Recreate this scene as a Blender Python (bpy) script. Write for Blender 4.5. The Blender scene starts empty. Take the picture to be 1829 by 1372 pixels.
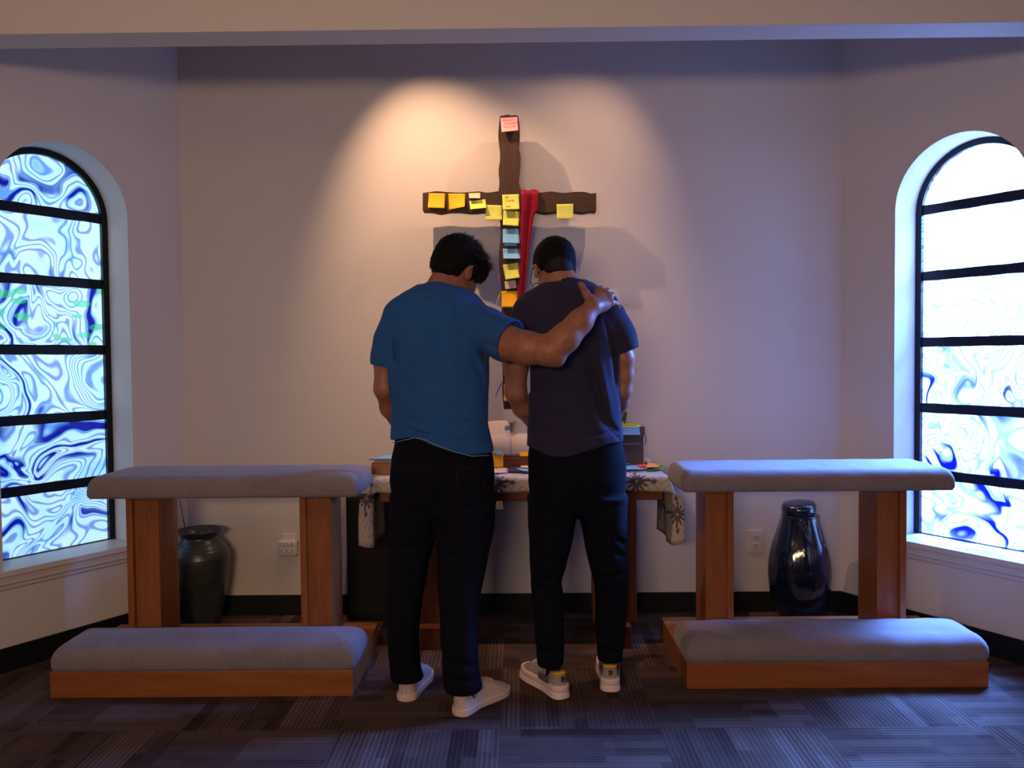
import bpy, bmesh, math, random
import numpy as np
from math import sin, cos, pi, radians, atan2, hypot
from mathutils import Vector, Matrix
random.seed(7); rng = np.random.default_rng(7)
C = bpy.context.scene.collection
# ------------------------------------------------------------------ camera, world, lights, exposure
FPX, PITCH, ROLL, YAW, EYE = 1433.4, -0.0331, -0.0092, -0.0067, 1.28
_fw = Vector((sin(YAW)*cos(PITCH), cos(YAW)*cos(PITCH), sin(PITCH)))
_r0 = Vector((cos(YAW), -sin(YAW), 0)); _u0 = _r0.cross(_fw)
_r = _r0*cos(ROLL) + _u0*sin(ROLL); _u = -_r0*sin(ROLL) + _u0*cos(ROLL)
cam_d = bpy.data.cameras.new('camera'); cam = bpy.data.objects.new('camera', cam_d); C.objects.link(cam)
cam_d.sensor_width = 36; cam_d.lens = FPX/1829*36; cam_d.clip_start = .05
m = Matrix((( _r.x, _u.x, -_fw.x, 0), (_r.y, _u.y, -_fw.y, 0), (_r.z, _u.z, -_fw.z, EYE), (0, 0, 0, 1)))
cam.matrix_world = m
bpy.context.scene.camera = cam
vs = bpy.context.scene.view_settings
vs.view_transform = 'Standard'; vs.look = 'None'; vs.gamma = 1; vs.exposure = 0.28; vs.use_curve_mapping = False
world = bpy.data.worlds.new('world'); bpy.context.scene.world = world; world.use_nodes = True
world.node_tree.nodes['Background'].inputs[0].default_value = (.35, .55, 1, 1)
world.node_tree.nodes['Background'].inputs[1].default_value = 1.0

def lamp(kind, name, loc, target, power, color, **kw):
    d = bpy.data.lights.new(name, kind); o = bpy.data.objects.new(name, d); C.objects.link(o)
    o.location = loc; d.energy = power; d.color = color
    o.rotation_euler = (Vector(target) - Vector(loc)).to_track_quat('-Z', 'Y').to_euler()
    for k, v in kw.items(): setattr(d, k, v)
    return o
SPOT_L, SPOT_R = (-.666, 3.381, 3.03), (.666, 3.381, 3.03)
WARM = (1.0, .59, .34)
lamp('SPOT', 'spotlight', SPOT_L, (-.24, 3.92, 1.68), 92, WARM, spot_size=radians(72), spot_blend=.85, shadow_soft_size=.012)
lamp('SPOT', 'spotlight', SPOT_R, (.06, 3.92, 1.68), 32, WARM, spot_size=radians(71), spot_blend=.85, shadow_soft_size=.012)
lamp('AREA', 'room_lamp', (-.6, -1.2, 1.55), (0, 3.9, 1.5), 40, (1, .66, .40), shape='RECTANGLE', size=.8, size_y=.30)
lamp('AREA', 'blue_fill', (3.0, -1.2, 1.5), (-.3, 3.9, 1.2), 5, (.42, .5, 1), shape='RECTANGLE', size=1.0, size_y=1.4)  # added blue fill from behind the camera, right; no window is modelled there
lamp('AREA', 'blue_fill', (-3.0, -1.2, 1.5), (.3, 3.9, 1.2), 4, (.5, .55, 1), shape='RECTANGLE', size=1.0, size_y=1.4)  # matching added fill on the left, an unseen source that cools the room
lamp('AREA', 'ceiling_lamp', (-.9, .2, 2.62), (-.4, 2.4, 0), 5, (1, .62, .38), shape='DISK', size=.5)
lamp('AREA', 'sky_light', (2.75, 4.30, 3.0), (1.5, 3.0, .3), 1700, (.17, .36, 1), shape='RECTANGLE', size=1.1, size_y=1.4, spread=radians(58))
lamp('AREA', 'sky_light', (2.95, 3.98, 2.55), (.5, 3.0, 1.25), 470, (.14, .32, 1), shape='RECTANGLE', size=1.0, size_y=1.3, spread=radians(48))
W_L = 1.08    # brightness of the daylight behind the left and the right glass
W_R = 9.

def P(px, py, D):
    """the point at depth y = D that the photograph shows at pixel px, py"""
    d = _fw + _r*((px-914.5)/FPX) - _u*((py-686)/FPX)
    return Vector((0, 0, EYE)) + d*(D/d.y)

# ------------------------------------------------------------------ materials
def mat(name, color=(.5, .5, .5), rough=.6, spec=.5, **kw):
    m = bpy.data.materials.new(name); m.use_nodes = True
    b = m.node_tree.nodes['Principled BSDF']
    b.inputs['Base Color'].default_value = (*color, 1); b.inputs['Roughness'].default_value = rough
    b.inputs['Specular IOR Level'].default_value = spec
    for k, v in kw.items(): b.inputs[k].default_value = v
    return m
class NB:
    def __init__(s, m): s.m = m; s.t = m.node_tree; s.b = s.t.nodes['Principled BSDF']
    def n(s, typ, ins=None, **at):
        nd = s.t.nodes.new(typ)
        for k, v in at.items(): setattr(nd, k, v)
        for k, v in (ins or {}).items():
            if isinstance(v, bpy.types.NodeSocket): s.t.links.new(v, nd.inputs[k])
            else: nd.inputs[k].default_value = v
        return nd
    def coord(s, which='Object', scale=(1, 1, 1), rot=(0, 0, 0), loc=(0, 0, 0)):
        c = s.n('ShaderNodeTexCoord')
        return s.n('ShaderNodeMapping', {'Vector': c.outputs[which], 'Scale': scale, 'Rotation': rot, 'Location': loc}).outputs[0]
    def noise(s, vec, scale, detail=3, rough=.5, dist=0):
        return s.n('ShaderNodeTexNoise', {'Vector': vec, 'Scale': scale, 'Detail': detail, 'Roughness': rough, 'Distortion': dist})
    def ramp(s, fac, stops, interp='LINEAR'):
        r = s.n('ShaderNodeValToRGB', {'Fac': fac}); e = r.color_ramp.elements; r.color_ramp.interpolation = interp
        while len(e) < len(stops): e.new(.5)
        for i, (p, c) in enumerate(stops): e[i].position = p; e[i].color = (*c, 1) if len(c) == 3 else c
        return r.outputs[0]
    def mix(s, fac, a, b, blend='MIX'):
        n = s.n('ShaderNodeMix', data_type='RGBA', blend_type=blend)
        for i, v in ((0, fac), (6, a), (7, b)):
            if isinstance(v, bpy.types.NodeSocket): s.t.links.new(v, n.inputs[i])
            else: n.inputs[i].default_value = v if i == 0 else (*v, 1)
        return n.outputs[2]
    def math(s, op, a, b=0., c=0.):
        n = s.n('ShaderNodeMath', operation=op)
        for i, v in enumerate((a, b, c)):
            if isinstance(v, bpy.types.NodeSocket): s.t.links.new(v, n.inputs[i])
            else: n.inputs[i].default_value = v
        return n.outputs[0]
    def base(s, c): s.t.links.new(c, s.b.inputs['Base Color'])
    def bump(s, h, strength=.3, dist=.002):
        n = s.n('ShaderNodeBump', {'Height': h, 'Strength': strength, 'Distance': dist}); s.t.links.new(n.outputs[0], s.b.inputs['Normal'])

def wall_mat(name, col):
    m = mat(name, col, .75, .25); b = NB(m); v = b.coord()
    n = b.noise(v, 130, 3, .6); b.bump(n.outputs[0], .55, .0025)
    return m
M_wall = wall_mat('painted plaster', (.60, .56, .545))
M_ceil = wall_mat('ceiling paint', (.6, .57, .55))
M_trimw = mat('white trim paint', (.62, .58, .57), .4)
M_base = mat('black vinyl baseboard', (.006, .006, .009), .5, .3)

def wood_mat(name, c1, c2, axis='x', rough=.42, sc=1):
    m = mat(name, c1, rough, .3); b = NB(m)
    s = {'x': (1.5, 16, 16), 'z': (16, 16, 1.5), 'y': (16, 1.5, 16)}[axis]
    v = b.coord(scale=tuple(q*sc for q in s)); n = b.noise(v, 2.2, 5, .62, .8)
    f = b.noise(b.coord(scale=tuple(q*sc*5 for q in s)), 3, 2)
    b.base(b.mix(b.math('MULTIPLY', f.outputs[0], .35), b.ramp(n.outputs[0], [(.3, c2), (.7, c1)]), tuple(q*.4 for q in c2)))
    b.bump(f.outputs[0], .12, .001)
    return m
OAK1, OAK2 = (.36, .125, .038), (.24, .075, .02)
M_oakx = wood_mat('orange oak along', OAK1, OAK2, 'x'); M_oakz = wood_mat('orange oak upright', OAK1, OAK2, 'z')
M_tablew = wood_mat('red brown table wood', (.22, .06, .022), (.13, .033, .013), 'x'); M_tablez = wood_mat('red brown table leg wood', (.22, .06, .022), (.13, .033, .013), 'z')
M_crossv = wood_mat('weathered brown timber upright', (.088, .046, .030), (.058, .030, .021), 'z', .8); M_crossh = wood_mat('weathered brown timber', (.088, .046, .030), (.058, .030, .021), 'x', .8)

def fabric_mat(name, c1, c2, scale=260, rough=.9, bump=.5, sheen=.2):
    m = mat(name, c1, rough, .12); b = NB(m); v = b.coord()
    n = b.noise(v, scale, 2, .7); n2 = b.noise(v, 9, 3)
    f = b.math('ADD', b.math('MULTIPLY', n.outputs[0], .8), b.math('MULTIPLY', n2.outputs[0], .2))
    b.base(b.ramp(f, [(.36, c2), (.64, c1)])); b.bump(n.outputs[0], bump, .0012)
    b.b.inputs['Sheen Weight'].default_value = sheen; b.b.inputs['Sheen Roughness'].default_value = .5
    return m
M_cush = fabric_mat('grey tweed upholstery', (.27, .225, .235), (.15, .125, .13), 320, bump=.8)
M_shirtb = fabric_mat('heather blue jersey', (.024, .098, .29), (.016, .072, .225), 420, bump=.25, sheen=.05)
M_shirtn = fabric_mat('charcoal navy jersey', (.032, .028, .058), (.021, .018, .040), 420, bump=.25, sheen=.05)
M_jeans = fabric_mat('dark navy denim', (.0045, .0048, .011), (.0028, .003, .007), 300, bump=.3, sheen=0)
M_jeansk = fabric_mat('black denim', (.0035, .0045, .010), (.002, .0025, .006), 300, bump=.3, sheen=0)
M_hem = mat('pale hem thread', (.22, .30, .42), .9, .1)
M_hair = mat('black hair', (.005, .0045, .005), .75, .1)
M_hairs = mat('black hair strands', (.010, .008, .008), .35, .5)
M_red = fabric_mat('crimson satin', (.25, .001, .016), (.19, .001, .012), 60, .5, .1, .1)
M_black = mat('black painted board', (.004, .004, .006), .5, .3)
M_plastic = mat('white plastic', (.62, .56, .55), .35)
M_slot = mat('dark slot', (.02, .015, .015), .5)
M_glassk = mat('black plastic frame', (.01, .01, .012), .25)

def skin_mat(name, c1, c2, buzz=None):
    m = mat(name, c1, .48, .35); b = NB(m); v = b.coord()
    n = b.noise(v, 40, 4, .6)
    col = b.ramp(n.outputs[0], [(.35, c2), (.65, c1)])
    b.base(col)
    b.b.inputs['Subsurface Weight'].default_value = .08
    b.b.inputs['Subsurface Radius'].default_value = (.01, .004, .002); b.b.inputs['Subsurface Scale'].default_value = .5
    b.bump(b.noise(v, 300, 2).outputs[0], .12, .0008)
    return m
M_skin1 = skin_mat('warm tan skin', (.33, .135, .080), (.27, .105, .060))
M_skin2 = skin_mat('light tan skin', (.35, .155, .105), (.29, .125, .085))

# carpet
def carpet():
    m = mat('patterned carpet tiles', (.05, .04, .05), .95, .05); b = NB(m)
    v = b.coord(scale=(1/.55, 1/.55, 1), loc=(.13, .05, 0))
    chk = b.n('ShaderNodeTexChecker', {'Vector': v, 'Scale': 1.0}).outputs[1]
    def layer(rot):
        v1 = b.coord(rot=(0, 0, rot))
        br = b.n('ShaderNodeTexBrick', {'Vector': v1, 'Scale': 1.0, 'Color1': (0, 0, 0, 1), 'Color2': (1, 1, 1, 1), 'Mortar': (.3, .3, .3, 1), 'Brick Width': .27, 'Row Height': .047, 'Mortar Size': .0015, 'Bias': 0.0})
        br.offset = .37; br.squash = 1.9; br.squash_frequency = 3
        br2 = b.n('ShaderNodeTexBrick', {'Vector': v1, 'Scale': 1.0, 'Color1': (0, 0, 0, 1), 'Color2': (1, 1, 1, 1), 'Mortar': (.5, .5, .5, 1), 'Brick Width': .61, 'Row Height': .14, 'Mortar Size': .001})
        wv = b.n('ShaderNodeTexWave', {'Vector': v1, 'Scale': 19., 'Distortion': .3, 'Detail': 1.}, bands_direction='Y')
        st = b.math('POWER', wv.outputs[1], 2.2)
        amt = b.math('MULTIPLY', b.math('POWER', br2.outputs[0], 1.5), .32)
        base = b.math('ADD', b.math('MULTIPLY', br.outputs[0], .28), b.math('MULTIPLY', br2.outputs[0], .2))
        return b.math('ADD', base, b.math('MULTIPLY', st, b.math('ADD', amt, .12)))
    f = b.n('ShaderNodeMix', {0: chk, 2: layer(0), 3: layer(pi/2)}, data_type='FLOAT').outputs[0]
    nz = b.noise(b.coord(), 420, 2, .7); nb = b.noise(b.coord(), 6, 3)
    f = b.math('ADD', f, b.math('MULTIPLY', b.math('SUBTRACT', nz.outputs[0], .5), .55))
    f = b.math('ADD', f, b.math('MULTIPLY', b.math('SUBTRACT', nb.outputs[0], .5), .35))
    b.base(b.ramp(f, [(0, (.030, .018, .017)), (.35, (.088, .056, .046)), (.75, (.135, .098, .09)), (1, (.21, .165, .155))]))
    b.bump(nz.outputs[0], .7, .003)
    return m
M_carpet = carpet()

def glass_mat(name, seed, strength, style):
    """backlit swirled art glass; the daylight behind it is what emits"""
    m = mat(name, (.02, .03, .06), .12, .5); b = NB(m)
    v = b.coord(scale=(1, 1, 1), loc=(seed*3.7, seed*1.3, seed*.7))
    w1 = b.noise(v, 2.3, 1.2, .35); w2 = b.noise(v, 5.5, 1, .4)
    d = b.n('ShaderNodeVectorMath', {0: b.n('ShaderNodeVectorMath', {0: w1.outputs[1], 1: (.5, .5, .5)}, operation='SUBTRACT').outputs[0], 'Scale': 1.7}, operation='SCALE').outputs[0]
    d2 = b.n('ShaderNodeVectorMath', {0: b.n('ShaderNodeVectorMath', {0: w2.outputs[1], 1: (.5, .5, .5)}, operation='SUBTRACT').outputs[0], 'Scale': .30}, operation='SCALE').outputs[0]
    vv = b.n('ShaderNodeVectorMath', {0: b.n('ShaderNodeVectorMath', {0: v, 1: d}, operation='ADD').outputs[0], 1: d2}, operation='ADD').outputs[0]
    big = b.noise(vv, 1.5, 2., .42, .4).outputs[0]
    fine = b.math('SINE', b.math('MULTIPLY', big, 150.))
    fine = b.math('MULTIPLY_ADD', fine, .5, .5)
    mid = b.math('MULTIPLY_ADD', b.math('SINE', b.math('MULTIPLY', big, 46.)), .5, .5)
    mask = b.noise(vv, 1.9, 1, .4).outputs[0]
    L = {'left': [(.42, 0), (.56, 1)], 'right': [(.46, 0), (.60, 1)], 'clear': [(.66, 0), (.74, 1)]}[style]
    mk = b.ramp(mask, [(p, (c, c, c)) for p, c in L])
    tint = b.noise(vv, 1.6, 3, .5).outputs[0]
    if style == 'left': bg = b.ramp(tint, [(.25, (.30, .66, .92)), (.42, (.60, .86, .95)), (.58, (.80, .93, .96)), (.78, (.40, .78, .66))])
    else: bg = b.ramp(tint, [(.3, (.72, .88, 1.0)), (.5, (.92, .98, 1.0)), (.75, (.70, .95, .92))])
    lines = b.ramp(fine, [(.62, (0, 0, 0)), (.97, (1, 1, 1))])
    c1 = b.mix(b.math('MULTIPLY', lines, .72 if style == 'left' else .6), bg, (.03, .12, .62) if style == 'left' else (.02, .08, .45))
    soft = b.math('MULTIPLY', b.ramp(mid, [(.35, (0, 0, 0)), (.9, (1, 1, 1))]), mk)
    c2 = b.mix(b.math('MULTIPLY', soft, .8 if style == 'left' else .4), c1, (.10, .32, .88))
    deep = b.math('MULTIPLY', b.ramp(mid, [(.80, (0, 0, 0)), (.94, (1, 1, 1))]), mk)
    c3 = b.mix(deep, c2, (.003, .012, .58))
    k = b.n('ShaderNodeMixRGB', {0: 1., 1: c3, 2: (.38, .56, 1.15, 1) if style != 'left' else (.68, .90, 1.08, 1)}, blend_type='MULTIPLY').outputs[0]
    s_ = b.math('MULTIPLY', b.math('SUBTRACT', 1., b.math('MULTIPLY', deep, .55)), strength)
    b.t.links.new(k, b.b.inputs['Emission Color']); b.t.links.new(s_, b.b.inputs['Emission Strength'])
    if style != 'left':      # partly clear glass: the sky outside shines through it
        tr = b.n('ShaderNodeBsdfTransparent', {0: c3}); mx = b.n('ShaderNodeMixShader', {0: .45, 1: b.b.outputs[0], 2: tr.outputs[0]})
        b.t.links.new(mx.outputs[0], b.t.nodes['Material Output'].inputs[0])
    return m
def leafy_glass(m):
    b = NB(m); v = b.coord(scale=(9, 9, 22), rot=(0, .5, .6)); vo = b.n('ShaderNodeTexVoronoi', {'Vector': v, 'Scale': 1.0})
    n = b.noise(b.coord(), 4, 1).outputs[0]
    f = b.math('MULTIPLY', b.math('LESS_THAN', vo.outputs[0], .38), b.math('GREATER_THAN', n, .46))
    src = b.b.inputs['Emission Color'].links[0].from_socket
    b.t.links.new(b.mix(b.math('MULTIPLY', f, .75), src, (.05, .55, .25)), b.b.inputs['Emission Color'])

# ------------------------------------------------------------------ object helpers
def link(o, parent=None):
    C.objects.link(o)
    if parent is not None: o.parent = parent
    return o
def obj(name, bm, m, parent=None, smooth=False, label=None):
    me = bpy.data.meshes.new(name); bm.normal_update(); bm.to_mesh(me); bm.free()
    for x in (m if isinstance(m, (list, tuple)) else [m]): me.materials.append(x)
    if smooth: me.polygons.foreach_set('use_smooth', [True]*len(me.polygons))
    o = link(bpy.data.objects.new(name, me), parent)
    if label: o['label'] = label
    return o
def tag(o, label, cat, group=None, kind=None):
    o['label'] = label; o['category'] = cat
    if group: o['group'] = group
    if kind: o['kind'] = kind
    return o
def struct(o, label=None):
    o['kind'] = 'structure'
    if label: o['label'] = label
    return o
def thing(name, label, cat, loc=(0, 0, 0), rz=0, group=None):
    o = link(bpy.data.objects.new(name, None)); o.location = loc; o.rotation_euler = (0, 0, rz); o.empty_display_size = .05
    return tag(o, label, cat, group)
def box_into(bm, x0, x1, y0, y1, z0, z1, bev=0, seg=2, M=None):
    r = bmesh.ops.create_cube(bm, size=1); vs_ = r['verts']
    bmesh.ops.scale(bm, vec=(x1-x0, y1-y0, z1-z0), verts=vs_)
    bmesh.ops.translate(bm, vec=((x0+x1)/2, (y0+y1)/2, (z0+z1)/2), verts=vs_)
    if M is not None: bmesh.ops.transform(bm, matrix=M, verts=vs_)
    if bev:
        es = list({e for v in vs_ for e in v.link_edges}); bmesh.ops.bevel(bm, geom=es, offset=bev, segments=seg, profile=.5, affect='EDGES')
def box(x0, x1, y0, y1, z0, z1, bev=.003, seg=2, M=None):
    bm = bmesh.new(); box_into(bm, x0, x1, y0, y1, z0, z1, bev, seg, M); return bm
def prism(pts, d0, d1, axis='y', bev=0):
    """closed outline (a, b) extruded along an axis"""
    bm = bmesh.new(); f = {'y': lambda a, b, d: (a, d, b), 'x': lambda a, b, d: (d, a, b), 'z': lambda a, b, d: (a, b, d)}[axis]
    A = [bm.verts.new(f(a, b, d0)) for a, b in pts]; B = [bm.verts.new(f(a, b, d1)) for a, b in pts]
    bm.faces.new(A); bm.faces.new(B[::-1]); n = len(pts)
    for i in range(n): bm.faces.new((A[i], B[i], B[(i+1) % n], A[(i+1) % n]))
    bmesh.ops.recalc_face_normals(bm, faces=bm.faces)
    if bev: bmesh.ops.bevel(bm, geom=list(bm.edges), offset=bev, segments=1, affect='EDGES')
    return bm
def grid_sheet(fn, nu, nv, th=.0008, uv=False):
    """curved sheet fn(u, v) in 0..1 with real thickness th"""
    bm = bmesh.new(); G = [[bm.verts.new(fn(i/nu, j/nv)) for i in range(nu+1)] for j in range(nv+1)]
    lay = bm.loops.layers.uv.new('uv') if uv else None
    for j in range(nv):
        for i in range(nu):
            f = bm.faces.new((G[j][i], G[j][i+1], G[j+1][i+1], G[j+1][i])); f.smooth = True
            if uv:
                for l, (a, b_) in zip(f.loops, ((i, j), (i+1, j), (i+1, j+1), (i, j+1))): l[lay].uv = (a/nu, b_/nv)
    bm.normal_update()
    if th:
        bmesh.ops.solidify(bm, geom=list(bm.faces), thickness=th)
    return bm
def tube_into(bm, pts, rad, seg=8):
    pts = [Vector(p) for p in pts]; rings = []; n = len(pts); rr = rad if isinstance(rad, (list, tuple)) else [rad]*n
    up = Vector((.31, .2, .93))
    for i, p in enumerate(pts):
        t = (pts[min(i+1, n-1)] - pts[max(i-1, 0)]).normalized()
        a = t.cross(up)
        if a.length < .1: a = t.cross(Vector((1, 0, 0)))
        a.normalize(); b_ = t.cross(a)
        rings.append([bm.verts.new(p + (a*cos(2*pi*k/seg) + b_*sin(2*pi*k/seg))*rr[i]) for k in range(seg)])
    for i in range(n-1):
        for k in range(seg):
            f = bm.faces.new((rings[i][k], rings[i][(k+1) % seg], rings[i+1][(k+1) % seg], rings[i+1][k])); f.smooth = True
    bm.faces.new(rings[0][::-1]); bm.faces.new(rings[-1])
def tube(pts, rad, seg=8):
    bm = bmesh.new(); tube_into(bm, pts, rad, seg); bmesh.ops.recalc_face_normals(bm, faces=bm.faces); return bm
def lathe(prof, seg=48, wob=None):
    bm = bmesh.new(); R = []
    for r, z in prof:
        R.append([bm.verts.new(((r*(1+(wob(k/seg, z) if wob else 0)))*cos(2*pi*k/seg), (r*(1+(wob(k/seg, z) if wob else 0)))*sin(2*pi*k/seg), z)) for k in range(seg)])
    for i in range(len(R)-1):
        for k in range(seg):
            f = bm.faces.new((R[i][k], R[i][(k+1) % seg], R[i+1][(k+1) % seg], R[i+1][k])); f.smooth = True
    bm.faces.new(R[0][::-1]); bm.faces.new(R[-1]); bmesh.ops.recalc_face_normals(bm, faces=bm.faces)
    return bm
def smooth_profile(keys, n=60):
    z = np.array([k[1] for k in keys]); r = np.array([k[0] for k in keys]); t = np.arange(len(keys))
    tt = np.linspace(0, len(keys)-1, n); out = []
    for q in tt:
        i = min(int(q), len(keys)-2); f = q-i
        def cr(a):
            p0, p1, p2, p3 = a[max(i-1, 0)], a[i], a[i+1], a[min(i+2, len(a)-1)]
            return .5*((2*p1)+(-p0+p2)*f+(2*p0-5*p1+4*p2-p3)*f*f+(-p0+3*p1-3*p2+p3)*f**3)
        out.append((float(cr(r)), float(cr(z))))
    return out

# ------------------------------------------------------------------ THE SETTING
WY, XL, XR, ANG = 3.984, -1.656, 1.603, radians(56.9)
FRONT_Y, BACK_Y, BAYTOP, ROOMTOP = 2.92, -3.2, 3.06, 2.72
BX = (WY-FRONT_Y)/math.tan(ANG)     # how far each slanted wall runs sideways
HEAD_Z = P(900, 73, FRONT_Y).z
OUT = 3.4
bm = box(-OUT, OUT, BACK_Y, WY+.1, -.1, 0, 0); struct(obj('floor', bm, M_carpet), 'dark purple brown patterned carpet tiles')
struct(obj('wall_back', box(XL, XR, WY, WY+.1, 0, BAYTOP, 0), M_wall), 'pale plaster back wall of the alcove')
# slanted walls with an arched hole; local frame: s along the wall from the corner, d into the wall, z up
S0, RAD, APEX, SILL, DEP = .569, .289, 2.231, .418, .187
def frame(side):
    x0 = XL if side == 'left' else XR; sg = -1 if side == 'left' else 1
    ds = Vector((sg*cos(ANG), -sin(ANG), 0)); dd = Vector((sg*sin(ANG), cos(ANG), 0)); o = Vector((x0, WY, 0))
    return lambda s, d, z: o + ds*s + dd*d + Vector((0, 0, z))
SLEN = (WY-FRONT_Y)/sin(ANG)
def arc(r, n=28, cz=APEX-RAD): return [(S0 + r*cos(pi*k/n), cz + r*sin(pi*k/n)) for k in range(n+1)]
def slanted(side):
    F = frame(side); bm = bmesh.new(); T = .26
    def quad(a, b_, c, d_): bm.faces.new([bm.verts.new(F(*q)) for q in (a, b_, c, d_)])
    A = arc(RAD)
    for d in (0, T):
        quad((0, d, 0), (S0-RAD, d, 0), (S0-RAD, d, BAYTOP), (0, d, BAYTOP)); quad((S0+RAD, d, 0), (SLEN, d, 0), (SLEN, d, BAYTOP), (S0+RAD, d, BAYTOP))
        quad((S0-RAD, d, 0), (S0+RAD, d, 0), (S0+RAD, d, SILL), (S0-RAD, d, SILL))
        for (s1, z1), (s2, z2) in zip(A, A[1:]): quad((s1, d, z1), (s2, d, z2), (s2, d, BAYTOP), (s1, d, BAYTOP))
    for (s1, z1), (s2, z2) in zip(A, A[1:]): quad((s1, 0, z1), (s2, 0, z2), (s2, T, z2), (s1, T, z1))
    zc = APEX-RAD
    quad((S0-RAD, 0, SILL), (S0-RAD, T, SILL), (S0-RAD, T, zc), (S0-RAD, 0, zc)); quad((S0+RAD, 0, SILL), (S0+RAD, T, SILL), (S0+RAD, T, zc), (S0+RAD, 0, zc))
    quad((S0-RAD, 0, SILL), (S0+RAD, 0, SILL), (S0+RAD, T, SILL), (S0-RAD, T, SILL))
    quad((SLEN, 0, 0), (SLEN, T, 0), (SLEN, T, BAYTOP), (SLEN, 0, BAYTOP))
    bmesh.ops.remove_doubles(bm, verts=bm.verts, dist=.0004)
    bmesh.ops.recalc_face_normals(bm, faces=bm.faces)
    struct(obj('wall_'+side, bm, M_wall), f'slanted pale plaster wall with the {side} arched stained glass window')
slanted('left'); slanted('right')
# room side: returns, side walls, near wall, ceilings, header beam
bm = bmesh.new()
for a, b_ in ((-OUT, XL-BX), (XR+BX, OUT)): box_into(bm, a, b_, FRONT_Y, FRONT_Y+.12, 0, ROOMTOP+.3)
struct(obj('wall_front', bm, M_wall))
struct(obj('wall_west', box(-OUT-.1, -OUT, BACK_Y, FRONT_Y, 0, ROOMTOP, 0), M_wall)); struct(obj('wall_east', box(OUT, OUT+.1, BACK_Y, FRONT_Y, 0, ROOMTOP, 0), M_wall))
struct(obj('wall_near', box(-OUT, OUT, BACK_Y-.1, BACK_Y, 0, ROOMTOP, 0), M_wall))
bm = box(-OUT, OUT, BACK_Y, FRONT_Y-.11, ROOMTOP, ROOMTOP+.1, 0); box_into(bm, -2.8, 2.8, FRONT_Y-.11, WY+.3, BAYTOP, BAYTOP+.1); struct(obj('ceiling', bm, M_ceil))
struct(obj('trim_1', box(XL-BX, XR+BX, FRONT_Y-.11, FRONT_Y+.02, HEAD_Z, BAYTOP, .002), M_wall), 'painted header beam across the top of the alcove')
# baseboards
BH = .1
struct(obj('baseboard_back', box(XL, XR, WY-.012, WY, 0, BH, .002), M_base), 'black vinyl baseboard on the back wall')
for side in ('left', 'right'):
    F = frame(side); bm = bmesh.new()
    vv = [bm.verts.new(F(s, d, z)) for s, d, z in ((0, 0, 0), (SLEN, 0, 0), (SLEN, 0, BH), (0, 0, BH), (0, -.012, 0), (SLEN, -.012, 0), (SLEN, -.012, BH), (0, -.012, BH))]
    for q in ((0, 1, 2, 3), (4, 7, 6, 5), (3, 2, 6, 7), (0, 4, 5, 1), (0, 3, 7, 4), (1, 5, 6, 2)): bm.faces.new([vv[i] for i in q])
    bmesh.ops.recalc_face_normals(bm, faces=bm.faces); struct(obj('baseboard_'+side, bm, M_base), f'black vinyl baseboard on the slanted {side} wall')

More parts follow.
